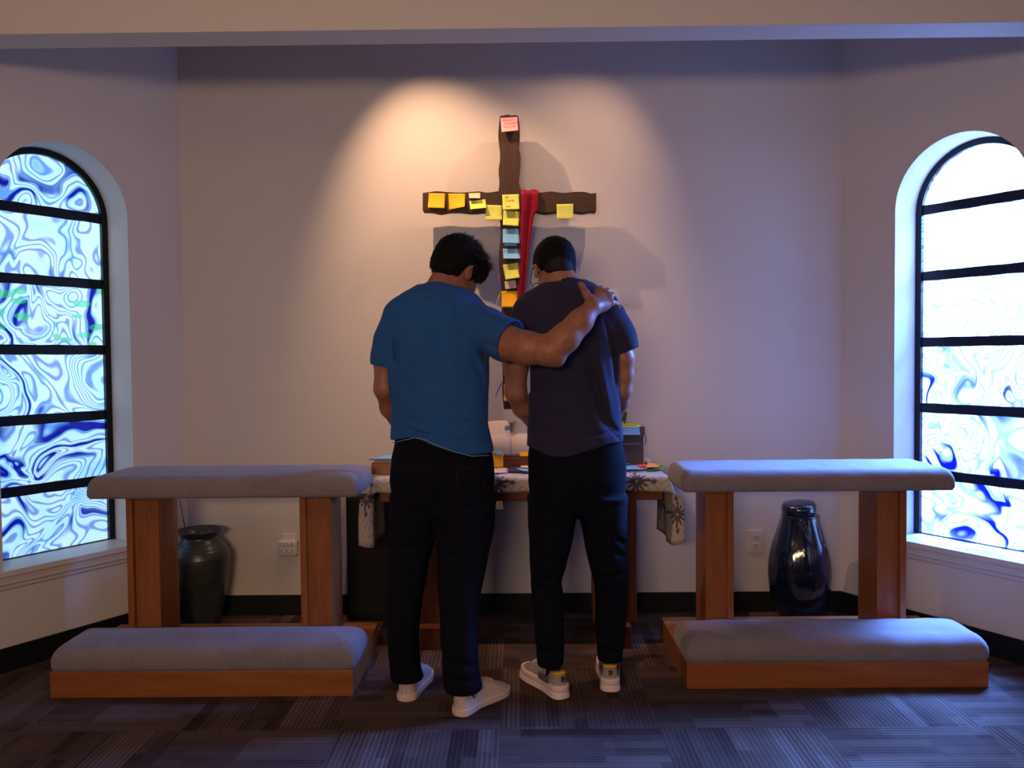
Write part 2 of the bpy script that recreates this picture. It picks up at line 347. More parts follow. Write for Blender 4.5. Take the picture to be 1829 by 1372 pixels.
M_frame = mat('dark leading', (.004, .006, .012), .4, .3)
BARZ = [.713 + .3105*k for k in range(5)]; BARH = .022
def window(side, n):
    F = frame(side); w = link(bpy.data.objects.new(f'window_{n}', None)); w.location = F(S0, 0, SILL); struct(w, f'arched stained glass window in the slanted {side} wall'); w.empty_display_size = .1
    inv = Matrix.Translation(-w.location)
    def mk(name, bm, m, **k): bmesh.ops.transform(bm, matrix=inv, verts=bm.verts); return obj(name, bm, m, w, **k)
    g0 = DEP; fw = .028; zc = APEX-RAD
    # frame ring
    def ring(r): return [(S0+r, SILL+(0 if r == RAD else .008))] + arc(r, 28) + [(S0-r, SILL+(0 if r == RAD else .008))]
    o, i_ = ring(RAD), ring(RAD-fw); bm = bmesh.new()
    def poly(pts): bm.faces.new([bm.verts.new(F(*q)) for q in pts])
    for k in range(len(o)-1):
        a, b_, c, d_ = o[k], o[k+1], i_[k+1], i_[k]
        poly([(a[0], g0-.02, a[1]), (b_[0], g0-.02, b_[1]), (c[0], g0-.02, c[1]), (d_[0], g0-.02, d_[1])])
        poly([(d_[0], g0-.02, d_[1]), (c[0], g0-.02, c[1]), (c[0], g0+.02, c[1]), (d_[0], g0+.02, d_[1])])
        poly([(a[0], g0+.02, a[1]), (b_[0], g0+.02, b_[1]), (c[0], g0+.02, c[1]), (d_[0], g0+.02, d_[1])])
    poly([(S0-RAD, g0-.012, SILL), (S0+RAD, g0-.012, SILL), (S0+RAD, g0-.012, SILL+.008), (S0-RAD, g0-.012, SILL+.008)])
    poly([(S0-RAD, g0-.012, SILL+.008), (S0+RAD, g0-.012, SILL+.008), (S0+RAD, g0+.01, SILL+.008), (S0-RAD, g0+.01, SILL+.008)])
    bmesh.ops.remove_doubles(bm, verts=bm.verts, dist=.0003); mk('window_frame', bm, M_frame)
    for z in BARZ:
        bm = bmesh.new(); hw = RAD-fw+.004 if z < zc else math.sqrt(max(.01, (RAD-fw+.004)**2-(z+.012-zc)**2))
        c8 = [(S0-hw, g0-.012, z-BARH), (S0+hw, g0-.012, z-BARH), (S0+hw, g0-.012, z+BARH), (S0-hw, g0-.012, z+BARH), (S0-hw, g0+.01, z-BARH), (S0+hw, g0+.01, z-BARH), (S0+hw, g0+.01, z+BARH), (S0-hw, g0+.01, z+BARH)]
        vv = [bm.verts.new(F(*q)) for q in c8]
        for q in ((0, 1, 2, 3), (4, 7, 6, 5), (3, 2, 6, 7), (0, 4, 5, 1), (0, 3, 7, 4), (1, 5, 6, 2)): bm.faces.new([vv[i] for i in q])
        bmesh.ops.recalc_face_normals(bm, faces=bm.faces); bmesh.ops.subdivide_edges(bm, edges=bm.edges, cuts=6, use_grid_fill=True)
        for v in bm.verts: v.co.z += .0012*sin(v.co.x*61+v.co.z*90+n)
        mk('glazing_bar', bm, M_frame)
    edges = [SILL+.006] + BARZ + [APEX-fw]
    for k in range(6):
        z0, z1 = edges[k], edges[k+1]
        pts = []
        if k < 5: r = RAD-fw+.003; pts = [(S0-r, z0), (S0+r, z0)] + ([(S0+r, z1), (S0-r, z1)] if z1 < zc else [(S0+math.sqrt(r*r-max(0, z1-zc)**2), z1), (S0-math.sqrt(r*r-max(0, z1-zc)**2), z1)])
        else:
            r = RAD-fw+.003; a0 = math.asin((z0-zc)/r); pts = [(S0+r*cos(a0+(pi-2*a0)*j/24), zc+r*sin(a0+(pi-2*a0)*j/24)) for j in range(25)]
        bm = bmesh.new()
        fr = [bm.verts.new(F(s, g0, z)) for s, z in pts]; bk = [bm.verts.new(F(s, g0+.006, z)) for s, z in pts]; q = len(pts)
        bm.faces.new(fr); bm.faces.new(bk[::-1])
        for j in range(q): bm.faces.new((fr[j], bk[j], bk[(j+1) % q], fr[(j+1) % q]))
        bmesh.ops.recalc_face_normals(bm, faces=bm.faces)
        if side == 'left': st, strg = 'left', W_L*(.82, .86, .95, 1.0, 1.0, .95)[k]
        else: st, strg = ('right', 'right', 'right', 'clear', 'clear', 'clear')[k], W_R*(.62, .5, .62, .8, 1.25, 1.5)[k]
        gm = glass_mat(f'art glass {side} {k}', n*7.3+k*1.9, strg, st)
        if side == 'left' and k == 3: leafy_glass(gm)
        mk('glass_pane', bm, gm)
    # stool and moulded apron under the opening
    prof = [(-.028, 0), (-.028, -.022), (-.022, -.030), (-.018, -.048), (-.018, -.056), (-.010, -.066), (-.008, -.078), (0, -.086), (0, 0)]
    bm = bmesh.new(); a0, a1 = max(.02, S0-RAD-.13), S0+RAD+.13
    A = [bm.verts.new(F(a0, d, SILL+.004+z)) for d, z in prof]; B = [bm.verts.new(F(a1, d, SILL+.004+z)) for d, z in prof]; q = len(prof)
    bm.faces.new(A); bm.faces.new(B[::-1])
    for j in range(q): bm.faces.new((A[j], B[j], B[(j+1) % q], A[(j+1) % q]))
    for s_, d_ in ((S0-RAD, S0+RAD),): 
        vv = [bm.verts.new(F(*t)) for t in ((s_, 0, SILL+.004), (d_, 0, SILL+.004), (d_, g0-.012, SILL+.004), (s_, g0-.012, SILL+.004))]; bm.faces.new(vv)
    bmesh.ops.recalc_face_normals(bm, faces=bm.faces); mk('window_sill', bm, M_trimw)
window('left', 1); window('right', 2)

# ------------------------------------------------------------------ KNEELERS
def cushion(x0, x1, y0, y1, z0, z1, rv=.05, rt=.032, m=M_cush, parent=None, name='cushion', seed=0):
    nx, ny = 90, 26; L, Wd, H = x1-x0, y1-y0, z1-z0
    bm = bmesh.new(); top = []
    def lim(u, v):
        x = x0+L*u; y = y0+Wd*v; return x, y
    import itertools
    # outline of a rounded rectangle, stacked in rings that pull in towards the top
    def outline(ins, z, n=10):
        r = max(rv-ins*.6, .01); pts = []
        for cx, cy, a0 in ((x1-ins-r, y0+ins+r, -pi/2), (x1-ins-r, y1-ins-r, 0), (x0+ins+r, y1-ins-r, pi/2), (x0+ins+r, y0+ins+r, pi)):
            for k in range(n+1):
                a = a0+pi/2*k/n; pts.append((cx+r*cos(a), cy+r*sin(a), z))
        out = []
        for i in range(len(pts)):
            p, q = Vector(pts[i]), Vector(pts[(i+1) % len(pts)]); d = (q-p).length; k = max(1, int(d/.03))
            for j in range(k): out.append(p.lerp(q, j/k))
        return out
    base = outline(0, z0); N = len(base); prev = None; c = Vector(((x0+x1)/2, (y0+y1)/2, 0))
    rings = []
    prof = [(.006, 0), (0, .12)] + [(rt*(1-cos(a)), H*(.30)+H*.58*sin(a)) for a in [radians(t) for t in (0, 15, 30, 45, 60, 75, 88)]]
    prof = [(i, (h if k > 1 else h*H)) for k, (i, h) in enumerate(prof)]
    tops = prof[-1][1]
    for ins, h in prof: rings.append([Vector((p.x, p.y, z0+h)) for p in _inset(base, ins, x0, x1, y0, y1)])
    for f, h in ((.2, .05), (.45, .09), (.7, .115), (.92, .12)):
        rg = []
        for p in rings[-1] if False else _inset(base, rt, x0, x1, y0, y1):
            mx = min(max(p.x, x0+Wd/2), x1-Wd/2); t = Vector((mx, c.y, 0)); q = Vector((p.x, p.y, 0)).lerp(t, f)
            rg.append(Vector((q.x, q.y, z0+tops+H*h)))
        rings.append(rg)
    V = [[bm.verts.new(p + Vector((0, 0, .0016*sin(p.x*37+seed)*sin(p.y*51+seed*2) if k > 3 else 0))) for p in rg] for k, rg in enumerate(rings)]
    for a, b_ in zip(V, V[1:]):
        for i in range(N):
            f = bm.faces.new((a[i], a[(i+1) % N], b_[(i+1) % N], b_[i])); f.smooth = True
    bm.faces.new(V[0][::-1])
    f = bm.faces.new(V[-1]); f.smooth = True
    bmesh.ops.triangulate(bm, faces=[f])
    bmesh.ops.recalc_face_normals(bm, faces=bm.faces)
    return obj(name, bm, m, parent)
def _inset(base, ins, x0, x1, y0, y1):
    L, Wd = x1-x0, y1-y0; cx, cy = (x0+x1)/2, (y0+y1)/2
    return [Vector((cx+(p.x-cx)*(1-2*ins/L), cy+(p.y-cy)*(1-2*ins/Wd), 0)) for p in base]

def kneeler(x0, y0, mirror, label, ARM):
    L = 1.155
    t = thing('kneeler', label, 'kneeler', (x0+L/2, y0+.27, 0), group='wooden prayer kneelers with armrests beside the table')
    h = L/2; f0 = -.27
    obj('base', box(-h, h, f0, f0+.55, 0, .101, .003), M_oakx, t)
    cushion(-h-.004, h+.010, f0-.004, f0+.265, .101, .212, parent=t, name='kneeling_cushion', rv=.030, rt=.062, seed=x0)
    for px in (POSTS[0], POSTS[1]):
        xa = px if not mirror else -px-.112
        p = obj('post', box(xa, xa+.112, f0+.29, f0+.475, .101, .742, .002), M_oakz, t)
        xs = xa-.014 if not mirror else xa+.112+.014-.040
        obj('edge_strip', box(xs, xs+.026, f0+.268, f0+.492, .101, .742, .0025), M_oakz, p)
    cushion(ARM[0], ARM[1], f0+.10, f0+.44, .742, .840, parent=t, name='armrest_cushion', rv=.022, rt=.04, seed=x0+3)
    return t
POSTS = (-.39, .325)
kneeler(-1.788, 3.0, False, 'grey cushioned wooden kneeler on the left, before the round dark urn', (-.48, .585))
kneeler(.640, 3.045, True, 'grey cushioned wooden kneeler on the right, before the tall glossy blue vase', (-.57, .505))

# ------------------------------------------------------------------ TABLE, CLOTH
TZ = .750; TX0, TX1, TY0, TY1 = -.628, .652, 3.52, 3.93
tb = thing('table', 'red-brown wooden altar table under a patterned cloth, behind the two men', 'table', (0.01, 3.72, 0))
tx = -.01; ty = -3.72
obj('tabletop', box(TX0+tx, TX1+tx, TY0+ty, TY1+ty, TZ-.03, TZ, .003), M_tablew, tb)
obj('apron', box(TX0+.015+tx, TX1-.015+tx, TY0+.012+ty, TY1-.02+ty, TZ-.105, TZ-.03, .002), M_tablew, tb)
for s in (-1, 1):
    cx = (.42 if s > 0 else -.42) + tx+.005
    lg = obj('leg', box(cx-.097, cx+.097, 3.53+ty, 3.63+ty, .10, TZ-.105, .003), M_tablez, tb)
    obj('foot', box(cx-.065, cx+.065, 3.475+ty, 3.86+ty, 0, .10, .004), M_tablew, lg)
def cloth_mat():
    m = mat('woven cloth with dark diamond flowers', (.4, .36, .34), .95, .1); b = NB(m)
    uv = b.n('ShaderNodeTexCoord').outputs['UV']
    sp = b.n('ShaderNodeSeparateXYZ', {0: uv}); u, v = sp.outputs[0], sp.outputs[1]
    def cell(val, size, off=0.):
        return b.math('SUBTRACT', b.math('FRACT', b.math('ADD', b.math('DIVIDE', val, size), off)), .5)
    def dia(a, c): return b.math('ADD', b.math('ABSOLUTE', a), b.math('ABSOLUTE', c))
    def rngm(x, lo, hi): return b.math('MULTIPLY', b.math('GREATER_THAN', x, lo), b.math('LESS_THAN', x, hi))
    a, c = cell(u, .135), cell(v, .100, .1); d = dia(a, c)
    lat = b.math('LESS_THAN', b.math('ABSOLUTE', b.math('SUBTRACT', b.math('FRACT', b.math('MULTIPLY', d, 3.6)), .5)), .13)
    # dark flower: centre diamond, petals on a ring, little outer diamonds
    a3 = b.math('MULTIPLY', cell(u, .31, FLO[0]), 1.94); c2 = cell(v, .160, FLO[1]); d2 = dia(a3, c2)
    ang = b.math('ARCTAN2', c2, a3)
    pet = b.math('GREATER_THAN', b.math('SINE', b.math('MULTIPLY', ang, 12.)), .0)
    core = rngm(d2, .05, .24); rays = b.math('MULTIPLY', rngm(d2, .24, .42), pet)
    tips = b.math('MULTIPLY', rngm(d2, .42, .56), b.math('GREATER_THAN', b.math('COSINE', b.math('MULTIPLY', ang, 4.)), .88))
    dark = b.math('MINIMUM', b.math('ADD', b.math('ADD', core, rays), tips), 1.)
    nz = b.noise(uv, 260, 2)
    c0 = b.mix(b.math('MULTIPLY', lat, .55), (.47, .42, .39), (.25, .19, .18))
    c1 = b.mix(dark, c0, (.032, .02, .05))
    b.base(b.mix(b.math('MULTIPLY', nz.outputs[0], .35), c1, (.5, .46, .43)))
    b.bump(nz.outputs[0], .5, .0015)
    return m
FLO = (.184, .56)
M_cloth = cloth_mat()
def table_cloth():
    """cloth laid flat on the top, folded over the front, back and both ends"""
    fo, so = .072, .315
    us = np.concatenate([np.linspace(-so, -.02, 12), np.linspace(-.012, .012, 4), np.linspace(.03, TX1-TX0-.03, 40), TX1-TX0+np.linspace(-.012, .012, 4), TX1-TX0+np.linspace(.02, so, 12)])
    vsn = np.concatenate([np.linspace(-fo, -.012, 7), np.linspace(-.006, .012, 4), np.linspace(.03, TY1-TY0-.075, 11)])
    bm = bmesh.new(); lay = bm.loops.layers.uv.new('uv'); G = []
    L, Wd = TX1-TX0, TY1-TY0; R = .012
    def fold(t, end):      # distance past an edge -> (out, down)
        if t <= 0: return 0., 0.
        if t < R*pi/2: a = t/R; return R*sin(a), R*(1-cos(a))
        return R, R+(t-R*pi/2)
    for v in vsn:
        row = []
        for u in us:
            ou, du = fold(-u, 0) if u < 0 else fold(u-L, 0); ov, dv = fold(-v, 0) if v < 0 else fold(v-Wd, 0)
            x = TX0 + (min(max(u, 0), L) + (ou if u > L else -ou)); y = TY0 + (min(max(v, 0), Wd) + (ov if v > Wd else -ov)); z = TZ+.004
            over_u, over_v = du > 0, dv > 0
            sgn = 1 if u > L else -1
            if over_u and over_v and v < 0:
                # corner: hangs as one fold that swings outwards and forwards
                k = dv/.072; x += sgn*(.006+.050*k*min(1, du/.10)); y -= .004 + .010*k; z -= du*(1-.05*k) + .020*k*(1-min(1, du/.1))
                if du < .10: z -= dv*(1-du/.10)*.8
                x += sgn*.012*min(1, du/.2)
            elif over_u:
                z -= du; x += sgn*(.008*sin(v*22+u*6)*min(1, du/.1) + .012*min(1, du/.2)); y += 0
            elif over_v:
                z -= dv; y += (-1 if v < 0 else 1)*(.0035*sin(u*31)+.0025*sin(u*73+1))*min(1, dv/.03)
                z += .0035*sin(u*17+2)*min(1, dv/.05)
            else: z += .0007*(sin(u*60+v*40)+sin(v*90-u*33))+.0008
            row.append((bm.verts.new((x, y, z)), (u+.5, v+.5)))
        G.append(row)
    for j in range(len(vsn)-1):
        for i in range(len(us)-1):
            q = (G[j][i], G[j][i+1], G[j+1][i+1], G[j+1][i]); f = bm.faces.new([a[0] for a in q]); f.smooth = True
            for l, a in zip(f.loops, q): l[lay].uv = a[1]
    bm.normal_update(); bmesh.ops.solidify(bm, geom=list(bm.faces), thickness=.0018)
    o = obj('tablecloth', bm, M_cloth)
    tag(o, 'cream woven cloth with dark diamond flowers, draped over the altar table', 'tablecloth')
table_cloth()
CZ = TZ+.0065      # cloth surface

# black cabinet behind the table's left end
cb = thing('cabinet', 'black cabinet on the floor, half hidden behind the left kneeler and table', 'cabinet', (-.715, 3.918, 0))
obj('carcass', box(-.125, .125, -.042, .055, .02, .61, .006), M_black, cb); obj('front_panel', box(-.115, .115, -.050, -.042, .03, .60, .002), mat('black grille cloth', (.003, .003, .004), .9), cb); obj('plinth', box(-.12, .12, -.035, .05, 0, .02, .001), M_black, cb)

# ------------------------------------------------------------------ VASES
def glaze(name, c1, c2, rough, streak):
    m = mat(name, c1, rough, .6); b = NB(m); v = b.coord(scale=(1, 1, .13) if streak else (1, 1, 1))
    n = b.noise(v, 22 if streak else 6, 4, .6, .4)
    b.base(b.ramp(n.outputs[0], [(.42, c1), (.7, c2)])); b.bump(n.outputs[0], .9 if streak else .35, .008)
    b.b.inputs['Coat Weight'].default_value = .8 if streak else .25; b.b.inputs['Coat Roughness'].default_value = .08 if streak else .25
    return m
ux = P(361, 1118, 3.80).x
urn = thing('urn', 'round-shouldered dark grey-green pottery urn behind the left kneeler', 'urn', (ux, 3.80, 0))
def px_prof(cx, rows, D): return [((b_-a)/2*D/FPX, P((a+b_)/2, y, D).z) for y, a, b_ in rows]
pr = px_prof(361, [(1118, 329, 393), (1100, 327, 395), (1060, 319, 402), (1020, 313, 409), (1000, 310.5, 411), (985, 311, 410), (972, 318, 403), (962, 325, 394), (955, 328, 391), (949, 322, 395), (943.5, 314, 397)], 3.80)
z0 = pr[0][1]; pr = [(r, max(0, (z-z0))*1.0) for r, z in pr]
outer = smooth_profile(pr, 70)
outer = [(r+ (.0012*sin(z*420) if .2 < z < .42 else 0), z) for r, z in outer]
inner = [(outer[-1][0]-.006, outer[-1][1]+.001), (outer[-1][0]-.016, outer[-1][1]-.01), (outer[-8][0]-.012, outer[-8][1]), (outer[-14][0]-.012, outer[-14][1]-.01), (.09, .30), (.05, .02)]
obj('body', lathe(outer+inner, 64), glaze('dark green grey glaze', (.020, .024, .024), (.055, .06, .055), .35, False), urn)
tw = tube([Vector((-.055, .0, .12)), Vector((-.062, .0, .40)), Vector((-.075, 0, .50)), Vector((-.092, .0, .60)), Vector((-.098, .0, .66))], [.003, .0028, .0025, .002, .0012], 6)
o = obj('twig', tw, mat('red brown twig', (.16, .035, .03), .7)); o.location = urn.location; tag(o, 'thin reddish twig standing in the round dark urn', 'twig')
vx = P(1431, 1104, 3.78).x
va = thing('vase', 'tall glossy blue-black vase with a lid, behind the right kneeler', 'vase', (vx, 3.80, 0), .3)
rows = [(1104, 1401, 1463), (1090, 1397, 1469), (1060, 1384, 1481), (1030, 1379, 1486), (1000, 1378, 1486), (970, 1381, 1479), (945, 1385, 1468), (925, 1388, 1459), (912, 1389, 1453)]
pr = px_prof(0, rows, 3.79); z0 = pr[0][1]; pr = [(r, z-z0) for r, z in pr]; outer = smooth_profile(pr, 60); zt = outer[-1][1]
M_vase = glaze('wet blue black glaze', (.002, .004, .014), (.006, .013, .045), .1, True)
def vw(u, z): return .018*sin(u*2*pi*5+z*7)+.012*sin(u*2*pi*11+z*13)
obj('body', lathe(outer+[(outer[-1][0]+.004, zt+.004), (outer[-1][0]-.002, zt+.009), (.06, zt+.006), (.055, zt-.05)], 72, vw), M_vase, va)
bm = lathe([(.060, 0), (.078, .004), (.082, .02), (.080, .045), (.072, .056), (.04, .060), (.005, .060)], 40, lambda u, z: .03*sin(u*4*pi))
bmesh.ops.transform(bm, matrix=Matrix.Translation((-.004, 0, zt+.008)) @ Matrix.Rotation(-.10, 4, 'Y'), verts=bm.verts); obj('lid', bm, M_vase, va)

# ------------------------------------------------------------------ OUTLETS
t = thing('wall_outlet', 'white duplex power outlet plate on the wall left of the tall blue vase', 'outlet', P(1349, 967, WY))
t.location.y = WY
obj('cover_plate', box(-.036, .036, -.006, 0, -.058, .058, .002), M_plastic, t)
for dz in (.022, -.022):
    s_ = obj('socket', box(-.017, .017, -.009, -.006, dz-.014, dz+.014, .003), M_plastic, t)
    bm = bmesh.new(); box_into(bm, -.008, -.005, -.0095, -.006, dz-.003, dz+.007); box_into(bm, .005, .008, -.0095, -.006, dz-.003, dz+.007); box_into(bm, -.0022, .0022, -.0095, -.006, dz-.011, dz-.006)
    obj('slots', bm, M_slot, s_)
t = thing('outlet_adapter', 'white six-outlet plug adapter on the wall right of the dark urn', 'plug adapter', P(517.5, 975, WY)); t.location.y = WY
obj('wall_plate', box(-.037, .037, -.006, 0, -.045, .062, .002), M_plastic, t)
obj('housing', box(-.047, .047, -.052, -.006, -.045, .038, .014, 4), M_plastic, t)
bm = bmesh.new()
for r_ in range(2):
    for c_ in range(3):
        x, z = -.025+.025*c_, .017-.036*r_
        box_into(bm, x-.0025, x+.0025, -.0535, -.050, z+.004, z+.009)
        for dx in (-.0065, .0065): box_into(bm, x+dx-.0013, x+dx+.0013, -.0535, -.050, z-.010, z-.002)
obj('socket_holes', bm, M_slot, t)

# ------------------------------------------------------------------ CROSS
CF, CT = 3.83, .08
cr = thing('cross', 'large dark brown wooden cross with wavy edges on the back wall, covered in notes', 'cross', (P(909, 360, CF).x, WY, P(909, 360, CF).z))
inv = Matrix.Translation(-cr.location)
def wavy(pts, closed_amp, name, m, y0, y1):
    bm = prism(pts, y0, y1); bmesh.ops.transform(bm, matrix=inv, verts=bm.verts); return obj(name, bm, m, cr)
def xz(px, py, D): p = P(px, py, D); return (p.x, p.z)
Lx = [(893, 207), (891, 225), (890, 245), (892.5, 265), (893, 285), (890.5, 305), (892, 325), (890.5, 345), (893, 365), (893, 390), (894, 420), (891.5, 450), (892, 480), (895, 510), (896, 550), (894, 590), (896, 630), (898, 670), (897, 700), (900, 731)]
Rx = [(925.5, 207), (928, 225), (928.5, 245), (927, 265), (930, 280), (929, 300), (927, 325), (931, 343), (930, 375), (930, 400), (929, 430), (931, 460), (930, 490), (929, 520), (930, 560), (931, 600), (929, 640), (931, 680), (929, 710), (929, 731)]
def cr_curve(pts, n=5):
    out = []
    for i in range(len(pts)-1):
        p0, p1, p2, p3 = [Vector(pts[max(0, min(len(pts)-1, i+k))]) for k in (-1, 0, 1, 2)]
        for j in range(n):
            f = j/n; out.append(.5*((2*p1)+(-p0+p2)*f+(2*p0-5*p1+4*p2-p3)*f*f+(-p0+3*p1-3*p2+p3)*f**3))
    out.append(Vector(pts[-1])); return out
Lc = [xz(*p, CF) for p in cr_curve(Lx)]; Rc = [xz(*p, CF) for p in cr_curve(Rx)]
top = [xz(*p, CF) for p in ((900, 206), (907, 204.5), (914, 206.5), (920, 205.5))]
wavy(Lc[::-1] + top + Rc, 0, 'upright_beam', M_crossv, CF, CF+CT)
def hbeam(tx, bx, y0=CF+.001): wavy([xz(*p, CF) for p in cr_curve(tx)] + [xz(*p, CF) for p in cr_curve(bx)][::-1], 0, 'crossbar', M_crossh, y0, CF+CT-.002)
hbeam([(755, 344.5), (768, 343), (780, 341.5), (800, 343), (820, 344), (840, 343), (855, 342), (872, 344), (893, 341), (910, 341), (930, 343), (962, 344), (985, 342), (1005, 344.5), (1030, 342.5), (1045, 343), (1055, 345.5), (1065, 344.5)],
      [(755, 376), (770, 376), (785, 379), (800, 376.5), (820, 376), (840, 378), (860, 377), (893, 374), (930, 375), (955, 376), (975, 379), (1000, 376), (1020, 376), (1040, 378.5), (1055, 376.5), (1065, 377)])
for z in (1.35, 2.25):
    bm = box(-.06, .01, CF+CT-.001, WY, z-.05, z+.05, 0); bmesh.ops.transform(bm, matrix=inv, verts=bm.verts); obj('wall_mount', bm, M_crossv, cr)

# ------------------------------------------------------------------ STICKY NOTES
def note_mat(name, c, scrib=None, dens=1):
    m = mat(name, c, .7, .2); b = NB(m)
    n = b.noise(b.coord('Object'), 30, 2); col = b.mix(b.math('MULTIPLY', n.outputs[0], .12), c, tuple(q*.8 for q in c))
    if scrib:
        uv = b.n('ShaderNodeTexCoord').outputs['UV']; sp = b.n('ShaderNodeSeparateXYZ', {0: uv})
        wob = b.noise(b.n('ShaderNodeMapping', {'Vector': uv, 'Scale': (16, 5, 1)}).outputs[0], 1.7, 2).outputs[0]
        wv = b.math('FRACT', b.math('ADD', b.math('MULTIPLY', sp.outputs[1], 7.*dens), b.math('MULTIPLY', wob, .55)))
        ln = b.math('LESS_THAN', b.math('ABSOLUTE', b.math('SUBTRACT', wv, .5)), .11)
        gaps = b.math('GREATER_THAN', b.noise(b.n('ShaderNodeMapping', {'Vector': uv, 'Scale': (22, 7*dens, 1)}).outputs[0], 1.0, 1).outputs[0], .44)
        mg = b.math('MULTIPLY', b.math('LESS_THAN', b.math('ABSOLUTE', b.math('SUBTRACT', sp.outputs[0], .5)), .40), b.math('LESS_THAN', b.math('ABSOLUTE', b.math('SUBTRACT', sp.outputs[1], .5)), .38))
        f = b.math('MULTIPLY', b.math('MULTIPLY', ln, gaps), b.math('MULTIPLY', mg, .6))
        col = b.mix(f, col, scrib)
    b.base(col); b.b.inputs['Subsurface Weight'].default_value = 0
    return m
YEL, LIME, BLUE, PINK, CREAM, ORA = (.93, .50, .02), (.72, .78, .15), (.20, .50, .85), (.95, .45, .48), (.80, .66, .55), (.95, .40, .07)
NM = {'yel': note_mat('yellow paper', YEL), 'yelw': note_mat('yellow paper written', YEL, (.35, .16, .02)), 'lime': note_mat('lime paper', LIME), 'limew': note_mat('lime paper written', LIME, (.25, .22, .05)),
      'blue': note_mat('blue paper', BLUE, None), 'bluew': note_mat('blue paper written', BLUE, (.05, .12, .3)), 'pink': note_mat('pink paper', PINK), 'cream': note_mat('cream paper written', CREAM, (.08, .05, .05), .8), 'ora': note_mat('orange paper', ORA, (.45, .12, .01)),
      'hotpink': note_mat('hot pink paper', (.9, .08, .14)), 'green': note_mat('green paper', (.12, .42, .06)), 'peach': note_mat('peach paper', (.95, .42, .16)), 'navy': note_mat('navy card', (.045, .035, .16)), 'olive': note_mat('olive green paper', (.34, .46, .04)), 'pale': note_mat('pale card', (.80, .62, .36))}
def ink(name, txt, m, parent, loc, size, rot=None, font_shear=.1, base=None):
    cu = bpy.data.curves.new(name, 'FONT'); cu.body = txt; cu.size = size; cu.shear = font_shear; cu.space_line = .95; cu.extrude = .00015; cu.align_x = 'LEFT'
    o = bpy.data.objects.new(name, cu); C.objects.link(o); dg = bpy.context.evaluated_depsgraph_get(); me = bpy.data.meshes.new_from_object(o.evaluated_get(dg)); bpy.data.objects.remove(o)
    me.materials.clear(); me.materials.append(m); o = link(bpy.data.objects.new(name, me), parent); o.location = loc; o.rotation_euler = rot or (pi/2, 0, 0)
    return o
NOTE_GROUP = 'sticky notes stuck on the cross'
def note(corners, key, label, D=None, curl=.012, group=NOTE_GROUP, side=0):
    """corners TL, TR, BR, BL as pixels on the beam's face; curl = how far the bottom edge lifts off"""
    D = D or CF-.0012
    q = [P(x, y, D) for x, y in corners]; c = (q[0]+q[1]+q[2]+q[3])/4
    def fn(u, v):   # v = 0 bottom
        mx = lambda k: (corners[3][k]*(1-u)+corners[2][k]*u)*(1-v) + (corners[0][k]*(1-u)+corners[1][k]*u)*v
        return P(mx(0), mx(1), D-curl*(1-v)**1.8*(1+side*(u-.5))) - c
    bm = grid_sheet(fn, 8, 10, .0005, True); o = obj('sticky_note', bm, NM[key]); o.location = c
    tag(o, label, 'sticky note', group)
    return o, q, c
M_redink = mat('red ink', (.45, .03, .03), .7); M_darkink = mat('faint dark ink', (.12, .10, .03), .7)
o, q, c = note([(894, 211), (924, 209), (926, 233), (896, 236)], 'pink', 'pink note with red handwriting at the very top of the cross', curl=.026)
def on_note(z, curl, h=.072): t = max(0, .5-z/h); return -curl*t**1.8-.0016
for k, (tx_, dx) in enumerate((('JESUS OF', -.035), ('NAZARETH', -.026), ('King of All', -.030))):
    z = .016-.0185*k; ink('handwriting', tx_, M_redink, o, (dx, on_note(z, .026), z), .0138, (pi/2+.1+.18*k, -.04, 0), .15)
note([(766, 345), (795, 346), (794, 372), (764, 371)], 'yel', 'plain golden yellow note nearest the left tip of the crossbar', curl=.022)
note([(801, 346), (831, 346), (830, 369), (802, 375)], 'yel', 'golden yellow note with a curled lower right corner, second from the crossbar left tip', curl=.024, side=.9)
note([(837, 345), (858, 344.5), (858, 354), (838, 354)], 'pale', 'small cream strip stuck high on the left arm of the cross', curl=.016)
note([(838, 359), (867, 356), (869, 371), (840, 374)], 'lime', 'tilted lime note just under the small cream strip', curl=.024)
note([(868, 366), (897, 367), (897, 393), (867, 393)], 'limew', 'lime note with small writing hanging below the crossbar, left of the upright', curl=.012, D=CF-.003)
o, q, c = note([(897, 348), (927, 347), (928, 374), (898, 375)], 'lime', 'lime note with red handwriting where the two beams of the cross meet', curl=.018, D=CF-.004)
for k, (tx_, dx) in enumerate((('OF', -.030), ('Course', -.028), ('I', -.028), ('Will', -.026))):
    z = .020-.0165*k; ink('handwriting', tx_, M_redink, o, (dx, on_note(z, .018), z), .0145, (pi/2+.05+.11*k, 0, 0), .2)
note([(899, 376), (929, 378), (926, 404), (898, 402)], 'lime', 'lime note on the upright right below the handwritten one', curl=.020)
note([(902, 421), (923, 421), (923, 439), (902, 439)], 'bluew', 'pale blue note peeking out under the larger blue one on the upright', curl=.004)
note([(898, 409), (927, 409), (928, 435), (898, 434)], 'blue', 'large light blue note on the upright, above the other wide blue one', curl=.020, D=CF-.0032)
note([(898, 444), (928, 445), (929, 462), (899, 462)], 'blue', 'short wide blue note on the upright, lowest of the blue ones', curl=.022)
note([(898, 473), (926, 469), (928, 496), (903, 500)], 'lime', 'tilted lime note on the upright beside the red sash, lowest of the lime ones', curl=.022)
note([(901, 503), (921, 500), (923, 514), (903, 517)], 'cream', 'small off-white note full of tiny writing on the upright', curl=.006)
note([(896, 520), (925, 520), (925, 549), (896, 549)], 'yel', 'large golden yellow note on the upright just above the arm over the shoulder', curl=.014)
note([(994, 365), (1024, 364), (1024, 391), (995, 391)], 'limew', 'lime note with lines of writing alone on the right arm of the cross', curl=.010, D=CF-.003)
